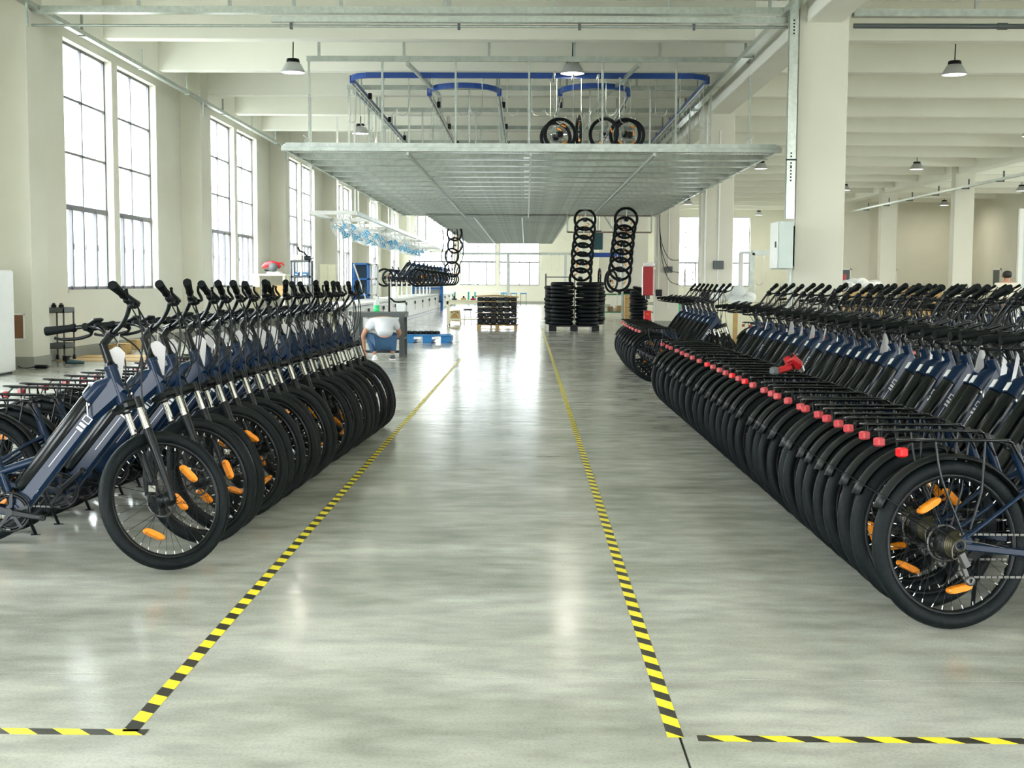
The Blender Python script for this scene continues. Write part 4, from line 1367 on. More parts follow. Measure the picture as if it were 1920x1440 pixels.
# far hook rail frame in front of the end windows
t = thing('hook_rail', 'pale steel rail on two posts in front of the end windows', 'steel frame', (0, 62, 0))
q0 = at(845, 475, Y=62); q1 = at(1075, 475, Y=62)
part('rail', MB().box(q0.x, q1.x, -.05, .05, q0.z - .06, q0.z + .06), GALV, t)
for px in (953, 1060):
    x = at(px, 500, Y=62).x
    part('post', MB().box(x - .07, x + .07, -.05, .05, 0, q0.z - .06), GALV, t)
for i in range(14):
    x = q0.x + (q1.x - q0.x) * (i + .5) / 14
    hook(x, 62, q0.z - .08, rh.uniform(0, 3), 'pale hook on the far rail before the end windows, %s from the window wall' % ordn(i).replace('nearest', 'first'), 'hooks on the far rail')
# hook stand by the cabinet
t = thing('hook_stand', 'pale steel stand with hanging hooks left of the electrical cabinet', 'steel frame', (0, 34, 0))
qa = at(1389, 474, Y=36); qb = at(1410, 474, Y=32); qc = at(1500, 470, Y=32)
part('post', MB().box(qa.x - .06, qa.x + .06, 1.9, 2.02, 0, qa.z), WHITEM, t)
part('post', MB().box(qb.x - .06, qb.x + .06, -2.06, -1.94, 0, qb.z), GALVD, t)
part('rail', MB().beam((qa.x, 2, qa.z), (qb.x, -2, qb.z), .07, .07, (1, 0, 0)).box(qb.x, qc.x, -2.06, -1.94, qb.z - .06, qb.z + .06), GALVD, t)
for i in range(4):
    hook(qb.x + .3 + .42 * i, 32, qb.z - .075, rh.uniform(0, 3), 'thin hook on the stand left of the electrical cabinet, %s from its post' % ordn(i), 'hooks on the stand')
t = thing('wire_rack', 'small white wire rack under the far window by the column', 'rack', at(1300, 555, Y=48) * Vector((1, 1, 0)) if False else (6.2, 46, 0))
for z in (1.0, 1.25, 1.55, 1.8):
    part('shelf', MB().box(-.45, .45, -.2, .2, z, z + .03), WHITEM, t)
for x in (-.45, -.15, .15, .43):
    part('post', MB().box(x, x + .025, -.2, -.17, 0, 1.9), WHITEM, t)

# ---------------------------------------------------------------- assembly line on the window side
t = thing('assembly_line', 'long white assembly line bench with black foot rail', 'conveyor', (0, 0, 0))
cx0, cx1, cy0, cy1 = -5.55, -4.43, 30.0, 79.0
part('bench_top', MB().cbox(cx0, cx1, cy0, cy1, .76, .82, .01), WHITEM, t)
part('foot_rail', MB().box(cx1 - .03, cx1 + .02, cy0, cy1, 0, .09), BLACK, t)
for k in range(20):
    y = cy0 + (cy1 - cy0) * k / 20
    part('side_panel', MB().cbox(cx1 - .05, cx1 - .02, y + .02, y + (cy1 - cy0) / 20 - .02, .1, .72, .005), WHITEM, t)
for k in range(13):
    y = cy0 + 1.5 + 3.7 * k
    part('air_line', MB().box(cx1 - .01, cx1 + .05, y, y + .1, .55, .66).tube([(cx1 + .02, y + .05, .57), (cx1 + .02, y + .05, .3)], .008, 5), GREYM, t)
part('edge_strip', MB().box(cx1, cx1 + .02, cy0, cy1, .70, .75), GALVD, t)
for k in range(15):
    y = 44.8 + 2.05 * k
    part('fixture_post', MB().box(-4.86, -4.80, y, y + .06, .82, 1.42), WHITEM, t)
for i in range(12):
    y = 46.6 + i * 2.1
    place_bike((-4.78, y, 1.22), R(6), R(0), 'half built e-bike frame with wheels on the assembly line, %s from the camera' % ordn(i), 'half built bikes on the assembly line', hi=False, lean=0, rng=rng, parts='no')
# hanging fan frame above the line
t = thing('fan_frame', 'white steel frame hung low over the assembly line', 'steel frame', (0, 0, 0))
fz = 3.18
for x in (-5.6, -4.42):
    part('long_rail', MB().beam((x, 32.6, fz), (x, 74, fz), .08, .10, (1, 0, 0)), GALV, t)
for k in range(12):
    part('cross_rail', MB().box(-5.6, -4.42, 32.6 + 3.7 * k - .04, 32.6 + 3.7 * k + .04, fz - .05, fz + .05), WHITEM, t)
for k in range(9):
    for x in (-5.58, -4.44):
        part('hanger', MB().box(x - .025, x + .025, 32.7 + 4.6 * k, 32.75 + 4.6 * k, fz, ZC), WHITEM, t)
part('lower_rail', MB().beam((-5.0, 33, fz - .3), (-5.0, 73, fz - .3), .04, .04, (1, 0, 0)), GALV, t)
cg = MB()
for i in range(5):
    cg.lathe([(.06 + .052 * i, .10 - .02 * i), (.066 + .052 * i, .10 - .02 * i), (.066 + .052 * i, .107 - .02 * i), (.06 + .052 * i, .107 - .02 * i)], 18, 'Y', closed=True)
for i in range(16):
    a = 2 * PI * i / 16
    cg.tube([(.05 * math.cos(a), .10, .05 * math.sin(a)), (.27 * math.cos(a), .02, .27 * math.sin(a)), (.26 * math.cos(a), -.06, .26 * math.sin(a)), (.06 * math.cos(a), -.09, .06 * math.sin(a))], .0035, 4, cap=False)
CG = cg.mesh('cage', WHITEP)
bl = MB()
for i in range(3):
    a = 2 * PI * i / 3
    vs = []
    for k in range(6):
        r_ = .05 + .19 * k / 5
        for j in range(4):
            aa = a + (-.45 + .3 * j) * (0.6 + .4 * k / 5)
            vs.append((r_ * math.cos(aa), (j - 1.5) * .025, r_ * math.sin(aa)))
    bl.add(vs, [(k * 4 + j, k * 4 + j + 1, k * 4 + 5 + j, k * 4 + 4 + j) for k in range(5) for j in range(3)], 0, True)
bl.lathe([(.002, .05), (.05, .045), (.055, -.04), (.002, -.05)], 14, 'Y')
BLD = bl.mesh('fan_blades', CYAN)
mt = MB(); mt.lathe([(.002, -.2), (.06, -.19), (.075, -.12), (.06, -.07), (.002, -.07)], 14, 'Y'); mt.tube([(0, -.14, .05), (0, -.16, .34)], .018, 7); mt.box(-.06, .06, -.2, -.1, .33, .36)
MTR = mt.mesh('motor', WHITEP)
for i in range(15):
    y = 33.2 + 1.75 * i
    f_ = thing('hanging_fan', 'white caged fan with blue blades over the assembly line, %s from the camera' % ordn(i), 'fan', (-4.9 + rh.uniform(-.05, .05), y, fz - .40), 0, 'fans hung over the assembly line')
    f_.scale = (1.2, 1.2, 1.2)
    f_.rotation_euler = (R(-38), 0, R(150) + rh.uniform(-.3, .3))
    for nm, me in (('cage', CG), ('fan_blades', BLD), ('motor', MTR)):
        o = bpy.data.objects.new(nm, me); C.objects.link(o); o.parent = f_
        if nm == 'fan_blades': o.rotation_euler = (0, rh.uniform(0, 2), 0)
# cables and wheels at the far end of the line
t = thing('wheel_hoist', 'dark hanging cable bundle at the end of the assembly line', 'cable', (at(850, 450, Y=52).x, 52, 0))
for k in range(5):
    part('strand', MB().tube(curve([(-.45 + .2 * k, 0, 3.6), (-.4 + .2 * k, .05, 3.0), (-.5 + .22 * k, 0, 2.4), (-.25 + .1 * k, 0, 1.9), (-.1 + .06 * k, 0, 1.6)], 5), .025, 6), BLACK if k % 2 else GREYM, t)
for i, (px, py, d) in enumerate(((852, 437, 26), (853, 460, 26), (847, 480, 28), (848, 505, 34))):
    loose_wheel(at(px, py, Y=52.0), (0, 0, rh.uniform(-.4, .4)), 'black wheel hanging at the end of the assembly line, %s from the top' % ['first', 'second', 'third', 'lowest'][i], 'wheels at the end of the assembly line')

# storage racks by the window wall
def rack(name, lab, x, y, w, d, zs, mt_, post=.05, rz=0.0, backs=None, brace=False):
    t = thing(name, lab, 'shelf', (x, y, 0), rz)
    H_ = zs[-1] + .03
    for a in (0, w - post):
        for b in (0, d - post):
            part('post', MB().box(a, a + post, b, b + post, 0, H_), mt_, t)
    for z in zs:
        part('shelf', MB().box(0, w, 0, d, z - .03, z + .03), mt_, t)
    if brace:
        part('brace', MB().beam((post, -.01, zs[-1]), (w - post, -.01, zs[0] + .4), .02, .05), WHITEM, t)
    if backs:
        part('back_panel', MB().box(.02, w - .02, d - .02, d, zs[0], zs[-1]), backs, t)
    return t
q = at(660, 565, Y=43.5)
rack('storage_rack', 'bright blue steel storage rack with a white brace near the wall', q.x, 43.5, .58, .6, [.3, .95, 1.5, 2.02], BLUER, .06, 0, mat('shade_teal', (.02, .06, .08), .5), True)
rack('storage_rack', 'white open rack beside the bright blue storage rack', q.x + .60, 43.6, .26, .5, [.3, .95, 1.5, 2.0], WHITEM, .05)
q0 = at(770, 560, Y=64); q1 = at(830, 500, Y=64)
rack('storage_rack', 'wide blue shelving behind the half built bikes', q0.x, 64, q1.x - q0.x, .5, [.4, 1.1, 1.6, 2.15], BLUER, .12, 0, WALL)
for k in range(4):
    t = thing('carton', 'small orange brown carton on the wide blue shelving, %s along the shelf' % ordn(k), 'box', (q0.x + .75 + .2 * k, 64.2, 1.63))
    part('body', MB().cbox(0, .17, 0, .2, 0, .2 + .05 * (k % 2), .01), CARD, t)
    part('tape_strip', MB().box(.07, .10, -.003, 0, 0, .2), CARDD, t)
q0 = at(485, 515, Y=38.5)
t = thing('work_table', 'white topped table by the window wall', 'table', (q0.x - .2, 38.4, 0))
part('tabletop', MB().cbox(0, 1.05, 0, .8, 1.57, 1.63, .01), CREAM, t)
for x, y in ((.03, .03), (.95, .03), (.03, .72), (.95, .72)):
    part('leg', MB().box(x, x + .06, y, y + .06, 0, 1.57), CREAM, t)
part('lower_shelf', MB().box(.05, 1.0, .05, .75, .9, .94), CREAM, t)
qx = q0.x + .25
t = thing('white_tray', 'white flat tray on the table under the red tool', 'tray', (qx, 38.45, 1.632))
part('body', MB().cbox(0, .4, 0, .5, 0, .05, .01).box(.02, .38, .02, .48, .05, .07), WHITEP, t)
t = thing('angle_grinder', 'red and black power tool lying on the white tray', 'tool', (qx + .15, 38.6, 1.85))
part('body', MB().tube([(-.3, 0, -.02), (-.2, 0, .05), (0, 0, .08), (.15, 0, .05), (.25, .02, -.02)], [.05, .09, .11, .10, .05], 12), RED, t)
part('disc', MB().lathe([(.002, -.07), (.14, -.07), (.14, -.09), (.002, -.09)], 20, 'Y', (.05, -.05, -.02)), GREYM, t)
part('handle', MB().tube([(.12, 0, .08), (.28, 0, .13), (.36, 0, .05)], .03, 8), RED, t)
part('guard', MB().tube([(-.22, -.05, -.1), (-.05, -.07, -.16), (.12, -.05, -.13)], .03, 8), BLACK, t)
t = thing('carton', 'brown cardboard box on the lower table shelf', 'box', (q0.x + .25, 38.5, .942))
part('body', MB().cbox(0, .55, 0, .5, 0, .34, .01), CARD, t)
part('flap', MB().box(0, .55, 0, .22, .34, .346), CARDD, t)
q1 = at(545, 510, Y=40)
t = rack('storage_rack', 'grey steel rack with dark shelves in front of the third window', q1.x, 40, .62, .6, [.4, 1.0, 1.55, 2.05], GREYM, .05)
t = thing('carton', 'cream box on top of the grey steel rack', 'box', (q1.x + .05, 40.1, 2.082)); part('body', MB().cbox(0, .28, 0, .4, 0, .13, .01), CREAM, t); part('lid', MB().box(-.005, .285, -.005, .405, .13, .16), CREAM, t)
t = thing('bench_clamp', 'black clamp tool on top of the grey steel rack', 'tool', (q1.x + .48, 40.3, 2.082))
part('body', MB().cbox(-.1, .12, -.1, .1, 0, .14, .03), BLACK, t)
part('arm', MB().tube([(0, 0, .12), (-.1, 0, .25), (-.25, 0, .3), (-.3, 0, .42)], .03, 7), BLACK, t)
part('screw', MB().tube([(.1, 0, .03), (.22, 0, .08)], .015, 6), GREYM, t)
for k, (dx, sz) in enumerate(((.1, .12), (.35, .16))):
    t = thing('part_bin', ['small dark bin on the middle shelf of the grey rack', 'larger dark bin on the middle shelf of the grey rack'][k], 'bin', (q1.x + dx, 40.1, 1.582))
    part('body', MB().add([(0, 0, 0), (sz, 0, 0), (sz, .3, 0), (0, .3, 0), (-.01, -.02, .1), (sz + .01, -.02, .1), (sz + .01, .3, .14), (-.01, .3, .14)], [(0, 3, 2, 1), (0, 1, 5, 4), (1, 2, 6, 5), (2, 3, 7, 6), (3, 0, 4, 7), (4, 5, 6, 7)]), BLUEP, t)
    part('label_plate', MB().box(.02, sz - .02, -.02, -.012, .03, .07), WHITEP, t)
q2 = at(599, 560, Y=42.5)
t = thing('tall_cabinet', 'tall cream cabinet with two plain doors against the wall', 'cabinet', (q2.x, 42.6, 0))
part('body', MB().cbox(0, .55, 0, .5, 0, 2.0, .01), CREAM, t)
for k in range(2):
    part('door', MB().cbox(.01 + .27 * k, .27 + .27 * k, -.02, 0, .05, 1.97, .006), CREAM, t)
    part('handle', MB().box(.22 + .1 * k, .235 + .1 * k, -.035, -.02, .95, 1.1), SILVER, t)

# refrigerator, notice, trolley and clutter left
t = thing('refrigerator', 'white two door refrigerator at the left edge by the pilaster', 'refrigerator', (-8.31, 18.15, 0))
part('cabinet', MB().cbox(0, .62, .05, .65, .03, 1.55, .02), WHITEP, t)
part('door', MB().cbox(.0, .62, 0, .048, .04, .62, .015), mat('fridge_silver', (.55, .58, .58), .3, .3, var=.03), t)
part('door', MB().cbox(.0, .62, 0, .048, .65, 1.55, .015), mat('fridge_silver_top', (.55, .58, .58), .3, .3, var=.03), t)
part('handle', MB().cbox(.50, .60, -.03, 0, .625, .648, .005), GREYM, t)
part('foot', MB().box(.04, .58, .08, .6, 0, .03), BLACK, t)
t = thing('blue_box', 'small light blue box with white print on top of the refrigerator', 'box', (-7.95, 18.3, 1.552))
part('body', MB().cbox(0, .16, 0, .2, 0, .17, .02), LBLUE, t)
part('white_print', MB().box(.07, .13, -.003, 0, .03, .045).box(.07, .085, -.003, 0, .045, .08).box(.115, .13, -.003, 0, .03, .08).box(.085, .13, -.003, 0, .066, .08), WHITEP, t)
a_ = at(25, 588, Y=19.89); b_ = at(47, 637, Y=19.89)
t = thing('notice_board', 'brown board in a thin white frame on the pilaster', 'board', (a_.x, 19.895, b_.z))
w_, h_ = b_.x - a_.x, a_.z - b_.z
part('board', MB().box(0, w_ - .02, -.015, 0, .02, h_ - .02), BROWN, t)
part('frame', MB().box(-.01, w_, -.02, 0, 0, .02).box(-.01, w_, -.02, 0, h_ - .02, h_).box(w_ - .02, w_, -.02, 0, 0, h_), WHITEP, t)
q = at(90, 683, Y=21.6)
t = thing('tool_trolley', 'small grey two tray trolley beside the pilaster', 'trolley', (q.x - .02, 21.6, 0))
for z in (.22, .84):
    part('tray', MB().box(0, .32, 0, .5, z, z + .012).box(0, .32, 0, .012, z, z + .09).box(0, .32, .488, .5, z, z + .09).box(0, .012, 0, .5, z, z + .09).box(.308, .32, 0, .5, z, z + .09), GREYM, t)
for x, y in ((.0, .0), (.295, .0), (0, .475), (.295, .475)):
    part('post', MB().box(x, x + .025, y, y + .025, .1, .9), GREYM, t)
    part('caster', MB().lathe([(.004, -.015), (.05, -.015), (.05, .015), (.004, .015)], 14, 'X', (x + .012, y + .012, .05)), BLACK, t)
for k in range(2):
    t = thing('glue_pot', ['small black pot on the grey trolley beside the pilaster', 'small black pot at the outer end of the grey trolley'][k], 'pot', (q.x + .07 + .13 * k, 21.75, .853))
    part('body', MB().lathe([(.002, 0), (.045, 0), (.045, .12), (.03, .13), (.002, .13)], 14), BLACK, t)
    part('cap', MB().lathe([(.002, .13), (.025, .13), (.025, .155), (.002, .155)], 12), GREYM, t)
t = thing('power_strip', 'black adapter with its cord on the floor by the pilaster', 'cable', at(78, 691, z=0))
part('body', MB().cbox(-.11, .11, -.06, .06, 0, .06, .02), BLACK, t)
part('cord', MB().tube(curve([(-.1, 0, .03), (-.2, -.03, .01), (-.33, .02, .01), (-.45, .1, .05), (-.5, .15, .12)], 5), .008, 5), BLACK, t)
t = thing('hand_pump', 'dark bottle shaped tool lying on the floor by the trolley', 'tool', at(140, 684, z=0))
part('body', MB().tube([(-.12, 0, .05), (-.02, 0, .05), (.0, 0, .045), (.16, 0, .04)], [.04, .045, .04, .03], 10), mat('dark_teal_tool', (.02, .06, .06), .4), t)
part('head', MB().tube([(-.12, 0, .02), (-.12, 0, .14)], .04, 9).box(-.2, -.05, -.02, .02, .13, .15), BLACK, t)
for k, (px, py, w, d, h_) in enumerate(((225, 664, .26, .3, .2), (247, 656, .22, .3, .2), (205, 660, .18, .25, .14))):
    q = at(px, py, z=0)
    t = thing('carton', ['open brown carton on the floor under the first window', 'brown carton behind the bikes under the first window', 'small carton furthest left under the first window'][k], 'box', q)
    part('body', MB().cbox(-w / 2, w / 2, 0, d, 0, h_, .008), CARD, t)
    part('flap', MB().box(-w / 2, w / 2, -.05, .0, h_ - .012, h_), CARDD, t)
q = at(205, 672, z=0)
t = thing('cardboard_sheet', 'flat cardboard sheet on the floor below the first window', 'cardboard', q)
part('body', MB().box(-.7, .9, -.8, .9, 0, .012), CARD, t)
part('fold', MB().box(-.7, .9, .0, .03, .012, .016), CARDD, t)

# ---------------------------------------------------------------- people
def skin_mesh(name, verts, edges, radii, material, sub=2, root=0):
    me = bpy.data.meshes.new(name)
    me.from_pydata(verts, edges, [])
    o = bpy.data.objects.new(name, me); C.objects.link(o)
    md = o.modifiers.new('s', 'SKIN')
    if not me.skin_vertices:
        me.attributes
    o.modifiers.new('u', 'SUBSURF').levels = sub
    lay = me.skin_vertices[0].data
    for i, r_ in enumerate(radii):
        lay[i].radius = r_ if isinstance(r_, tuple) else (r_, r_)
        lay[i].use_root = (i == root)
    md.use_smooth_shade = True
    dg = bpy.context.evaluated_depsgraph_get()
    ev = o.evaluated_get(dg)
    m2 = bpy.data.meshes.new_from_object(ev)
    m2.name = name
    bpy.data.objects.remove(o)
    m2.materials.clear(); m2.materials.append(material)
    for p_ in m2.polygons: p_.use_smooth = True
    return m2


def chains(*cs):
    """Joined chains of (key, (x,y,z), r): same key, same vertex."""
    keys = {}; V = []; E = []; Rr = []
    for c in cs:
        prev = None
        for item in c:
            k = item[0]
            if k not in keys:
                keys[k] = len(V); V.append(item[1]); Rr.append(item[2])
            i = keys[k]
            if prev is not None and prev != i:
                E.append((prev, i))
            prev = i
    return V, E, Rr


def hand(p, d, up, s=1.0):
    """Five short finger chains leaving a palm at p, pointing along d."""
    d = Vector(d).normalized(); u = Vector(up).normalized(); w = d.cross(u).normalized()
    out = []
    p = Vector(p)
    for i, L_ in enumerate((.075, .085, .08, .065)):
        o = w * (-.03 + .02 * i)
        out.append([('palm', tuple(p), .03), ('k%d' % i, tuple(p + d * .05 + o), .011), ('m%d' % i, tuple(p + d * (.05 + L_ * .5) + o * 1.1 - u * .012), .009), ('t%d' % i, tuple(p + d * (.05 + L_ * .8) + o * 1.1 - u * .04), .008)])
    out.append([('palm', tuple(p), .03), ('th0', tuple(p + d * .02 - w * .045), .012), ('th1', tuple(p + d * .06 - w * .06 - u * .01), .009)])
    return out


# crouching worker, seen from behind
wp = at(722, 676, z=0)
t = thing('person', 'crouching person in a white t-shirt and blue jeans seen from behind', 'person', (wp.x, wp.y + .05, 0), R(14))
pel = (0, .02, .32)
sh_l, sh_r = (-.19, .30, .70), (.19, .30, .70)
body = chains(
    [('p', pel, .13), ('s1', (0, .06, .42), .12), ('s2', (0, .16, .58), .13), ('ch', (0, .29, .70), .12), ('n', (0, .42, .73), .055), ('h0', (0, .50, .71), .075), ('h1', (0, .58, .66), .09), ('h2', (0, .64, .60), .06)],
    [('ch', 0, 0), ('sl', sh_l, .065), ('el', (-.36, .34, .44), .045), ('wl', (-.33, .42, .22), .030), ('palml', (-.32, .45, .15), .034)],
    [('ch', 0, 0), ('sr', sh_r, .065), ('er', (.33, .44, .46), .045), ('wr', (.24, .62, .36), .030), ('palmr', (.22, .68, .34), .034)],
    [('p', 0, 0), ('hl', (-.10, .06, .31), .08), ('kl', (-.24, .42, .42), .07), ('al', (-.17, .10, .10), .045)],
    [('p', 0, 0), ('hr', (.10, .06, .31), .08), ('kr', (.20, .44, .42), .07), ('ar', (.14, .08, .12), .045)])
part('body', skin_mesh('body', *body, SKIN), None, t)
for nm, pp, dd in (('hand', (-.32, .45, .15), (0.1, .3, -1)), ('hand', (.22, .68, .34), (-.2, 1, -.3))):
    part(nm, skin_mesh('hand', *chains(*hand(pp, dd, (0, 1, .4))), SKIN, 1), None, t)
shirt = chains(
    [('p', (0, -.03, .43), .145), ('s1', (0, .03, .52), .16), ('s2', (0, .13, .60), .175), ('ch', (0, .27, .69), .15), ('n', (0, .37, .71), .09)],
    [('ch', 0, 0), ('sl', (-.20, .29, .66), .10), ('el', (-.30, .31, .53), .085)],
    [('ch', 0, 0), ('sr', (.20, .29, .66), .10), ('er', (.29, .36, .54), .085)])
part('t_shirt', skin_mesh('t_shirt', *shirt, SHIRT), None, t)
jeans = chains(
    [('p', (0, -.02, .33), .14), ('hl', (-.11, .05, .31), .10), ('kl', (-.25, .42, .46), .08), ('al', (-.18, .12, .12), .062)],
    [('p', 0, 0), ('hr', (.11, .05, .31), .10), ('kr', (.21, .44, .46), .08), ('ar', (.15, .10, .14), .062)])
part('jeans', skin_mesh('jeans', *jeans, JEANS), None, t)
part('hair', skin_mesh('hair', *chains([('a', (0, .50, .745), .07), ('b', (0, .58, .70), .095), ('c', (0, .66, .62), .05)]), HAIR), None, t)
def shoe(x, y):
    m_ = MB()
    m_.tube([(x, y - .03, .05), (x, y, .06), (x, y + .08, .05), (x, y + .17, .04), (x, y + .24, .03)], [.03, .046, .045, .042, .022], 10, 0)
    m_.cbox(x - .045, x + .045, y - .04, y + .25, 0, .024, .01, 1)
    return m_
DARKS = mat('shoe_dark', (.10, .11, .12), .6)
part('shoe', shoe(-.17, .02), [WHITEP, WHITEP], t); part('shoe', shoe(.14, .0), [DARKS, WHITEP], t)
# standing worker at the far right, head and shoulders above the handlebars
sp_ = at(1887, 560, Y=29.0)
t = thing('person', 'standing person with short black hair and a white shirt seen from behind', 'person', (sp_.x, 29.0, 0), R(-10))
body = chains(
    [('p', (0, 0, .93), .13), ('s', (0, .01, 1.12), .12), ('ch', (0, .02, 1.34), .14), ('n', (0, .03, 1.48), .055), ('h0', (0, .05, 1.55), .075), ('h1', (0, .055, 1.64), .095), ('h2', (0, .05, 1.70), .06)],
    [('ch', 0, 0), ('sl', (-.20, .02, 1.40), .07), ('el', (-.27, .03, 1.12), .045), ('wl', (-.24, .18, .96), .032), ('pl', (-.23, .25, .94), .036)],
    [('ch', 0, 0), ('sr', (.20, .02, 1.40), .07), ('er', (.27, .03, 1.12), .045), ('wr', (.24, .18, .96), .032), ('pr', (.23, .25, .94), .036)],
    [('p', 0, 0), ('hl', (-.10, 0, .88), .095), ('kl', (-.11, .02, .48), .065), ('al', (-.11, -.01, .09), .045), ('fl', (-.11, .12, .04), .04)],
    [('p', 0, 0), ('hr', (.10, 0, .88), .095), ('kr', (.11, .02, .48), .065), ('ar', (.11, -.01, .09), .045), ('fr', (.11, .12, .04), .04)])
part('body', skin_mesh('body', *body, SKIN), None, t)
part('shirt', skin_mesh('shirt', *chains([('p', (0, 0, .90), .165), ('s', (0, .01, 1.12), .155), ('ch', (0, .02, 1.34), .165), ('n', (0, .03, 1.45), .085)],
    [('ch', 0, 0), ('sl', (-.21, .02, 1.385), .095), ('el', (-.27, .03, 1.16), .075)], [('ch', 0, 0), ('sr', (.21, .02, 1.385), .095), ('er', (.27, .03, 1.16), .075)]), mat('cream_shirt', (.78, .76, .64), .85, var=.03)), None, t)
part('trousers', skin_mesh('trousers', *chains([('p', (0, 0, .9), .15), ('hl', (-.1, 0, .82), .11), ('kl', (-.11, .02, .48), .085), ('al', (-.11, 0, .1), .07)], [('p', 0, 0), ('hr', (.1, 0, .82), .11), ('kr', (.11, .02, .48), .085), ('ar', (.11, 0, .1), .07)]), JEANS), None, t)
part('hair', skin_mesh('hair', *chains([('a', (0, -.03, 1.555), .09), ('b', (0, -.005, 1.645), .13), ('c', (0, .04, 1.715), .095)]), HAIR), None, t)
for s in (-1, 1):
    part('ear', MB().ball((s * .098, .05, 1.61), .028, 6, 0, (.5, 1, 1.2)), SKIN, t)
    part('hand', skin_mesh('hand', *chains(*hand((s * .23, .25, .94), (0, 1, -.1), (0, .1, 1))), SKIN, 1), None, t)

# ---------------------------------------------------------------- things in the aisle
q = at(690, 672, z=0)
t = thing('steel_workbench', 'dark grey steel frame bench in front of the crouching person', 'workbench', (q.x - .35, q.y + .62, 0))
for x, y in ((0, 0), (.86, 0), (0, .6), (.86, .6)):
    part('leg', MB().box(x, x + .09, y, y + .09, 0, .78), GREYM, t)
part('top', MB().box(-.02, .97, -.02, .72, .74, .83), GREYM, t)
part('lower_shelf', MB().box(0, .95, .02, .68, .32, .36), GREYM, t)
part('cross_bar', MB().box(.09, .86, .3, .36, .05, .1), BLACK, t)
part('upright', MB().tube([(.62, .5, .83), (.62, .5, 1.38)], .018, 8), BLACK, t)
part('drawer', MB().cbox(.2, .55, .05, .5, .5, .72, .01), WHITEP, t)
bx, by = q.x - .35, q.y + .62
t = thing('spray_bottle', 'clear spray bottle half full of green liquid on the steel bench', 'bottle', (bx + .40, by + .3, .83))
part('liquid', MB().lathe([(.002, .004), (.05, .004), (.055, .02), (.055, .13), (.002, .13)], 16), mat('green_liquid', (.05, .85, .25), .15), t)
part('bottle', MB().lathe([(.055, .13), (.053, .17), (.02, .22), (.018, .25), (.002, .25)], 16), BAG, t)
part('trigger', MB().box(-.03, .03, -.015, .015, .25, .29).box(.02, .03, -.01, .01, .20, .25), WHITEP, t)
t = thing('hand_clamp', 'black lever tool on the outer end of the steel bench', 'tool', (bx + .86, by + .3, .83))
part('body', MB().cbox(-.08, .1, -.05, .05, 0, .17, .02), WHITEP, t)
part('lever', MB().tube([(-.2, 0, .27), (-.12, 0, .2), (-.05, 0, .19), (.1, 0, .2)], .018, 7), BLACK, t)
# blue plastic pallet with black parts
q = at(758, 643, z=0)
t = thing('plastic_pallet', 'blue plastic pallet in the aisle right of the crouching person', 'pallet', (q.x, q.y, 0))
for x in (0, .42, .84):
    part('foot_block', MB().cbox(x, x + .24, 0, .9, .02, .15, .008), BLUEP, t)
for y in (0, .2, .4, .6, .8):
    part('deck_board', MB().cbox(0, 1.04, y, y + .12, .15, .18, .006), BLUEP, t)
for x in (0, .42, .84):
    part('bottom_board', MB().box(x, x + .2, 0, .92, 0, .02), BLUEP, t)
part('white_label', MB().box(.22, .38, -.004, 0, .09, .14).box(.64, .8, -.004, 0, .09, .14), WHITEP, t)
for k in range(6):
    o = thing('crank_bundle', 'black rubber bundle lying in a row on the blue pallet, %s from the bench side' % ordn(k).replace('nearest', 'first'), 'part', (q.x + .03 + .13 * k, q.y + .3, .181), 0, 'black bundles on the blue pallet')
    part('body', MB().tube([(0, 0, .04), (.06, .02, .05), (.12, 0, .045)], [.036, .042, .034], 9), BLACKP, o)
    part('band', MB().tube([(.055, .02, .05), (.07, .02, .05)], .045, 9), GREYM, o)
# work table with stools and pallet of packed parts
q0 = at(836, 612, z=0)
TY = q0.y
t = thing('work_table', 'long cream work table with rails in the far aisle', 'table', (q0.x, TY, 0))
part('tabletop', MB().cbox(0, 1.5, 0, .9, .80, .84, .008), CREAM, t)
part('apron', MB().box(.02, 1.48, .02, .05, .70, .80), CREAM, t)
for x, y in ((0.02, 0.02), (1.4, .02), (.02, .82), (1.4, .82)):
    part('leg', MB().box(x, x + .06, y, y + .06, 0.05, .8), CREAM, t)
    part('caster', MB().lathe([(.004, -.015), (.03, -.015), (.03, .015), (.004, .015)], 10, 'X', (x + .03, y + .03, .03)), BLACK, t)
part('foot_rail', MB().box(.05, 1.45, .03, .06, .20, .25), CREAM, t)
q = at(853, 608, z=0)
def stool_leg(m_, x, y, dx, dy, h):
    m_.beam((x * dx, y * dy, h), (x * 1.25 * dx, y * 1.25 * dy, 0), .05, .05)
t = thing('plastic_stool', 'beige plastic stool with arched side under the cream work table', 'stool', (q.x, q.y + .1, 0))
part('seat', MB().cbox(-.17, .17, -.15, .15, .42, .46, .015), BEIGE, t)
for x in (-1, 1):
    for y in (-1, 1):
        part('leg', MB().beam((x * .15, y * .13, .42), (x * .19, y * .17, 0), .05, .04), BEIGE, t)
part('arch', MB().tube([Vector((.12 * math.cos(a), -.145, .26 + .13 * math.sin(a))) for a in [PI * i / 8 for i in range(9)]], .018, 6), BEIGE, t)
part('side_panel', MB().box(-.15, .15, .12, .14, .1, .42), CARD, t)
q = at(877, 606, z=0)
t = thing('round_stool', 'grey round topped stool beside the beige plastic stool', 'stool', (q.x, q.y + .1, 0))
part('seat', MB().lathe([(.002, .50), (.14, .50), (.17, .46), (.16, .43), (.002, .43)], 20), GREYM, t)
for k in range(4):
    a = PI / 4 + k * PI / 2
    part('leg', MB().beam((.12 * math.cos(a), .12 * math.sin(a), .44), (.18 * math.cos(a), .18 * math.sin(a), 0), .03, .03), SILVER, t)
part('ring', MB().lathe([(.15, .2), (.165, .2), (.165, .22), (.15, .22)], 16, closed=True), SILVER, t)
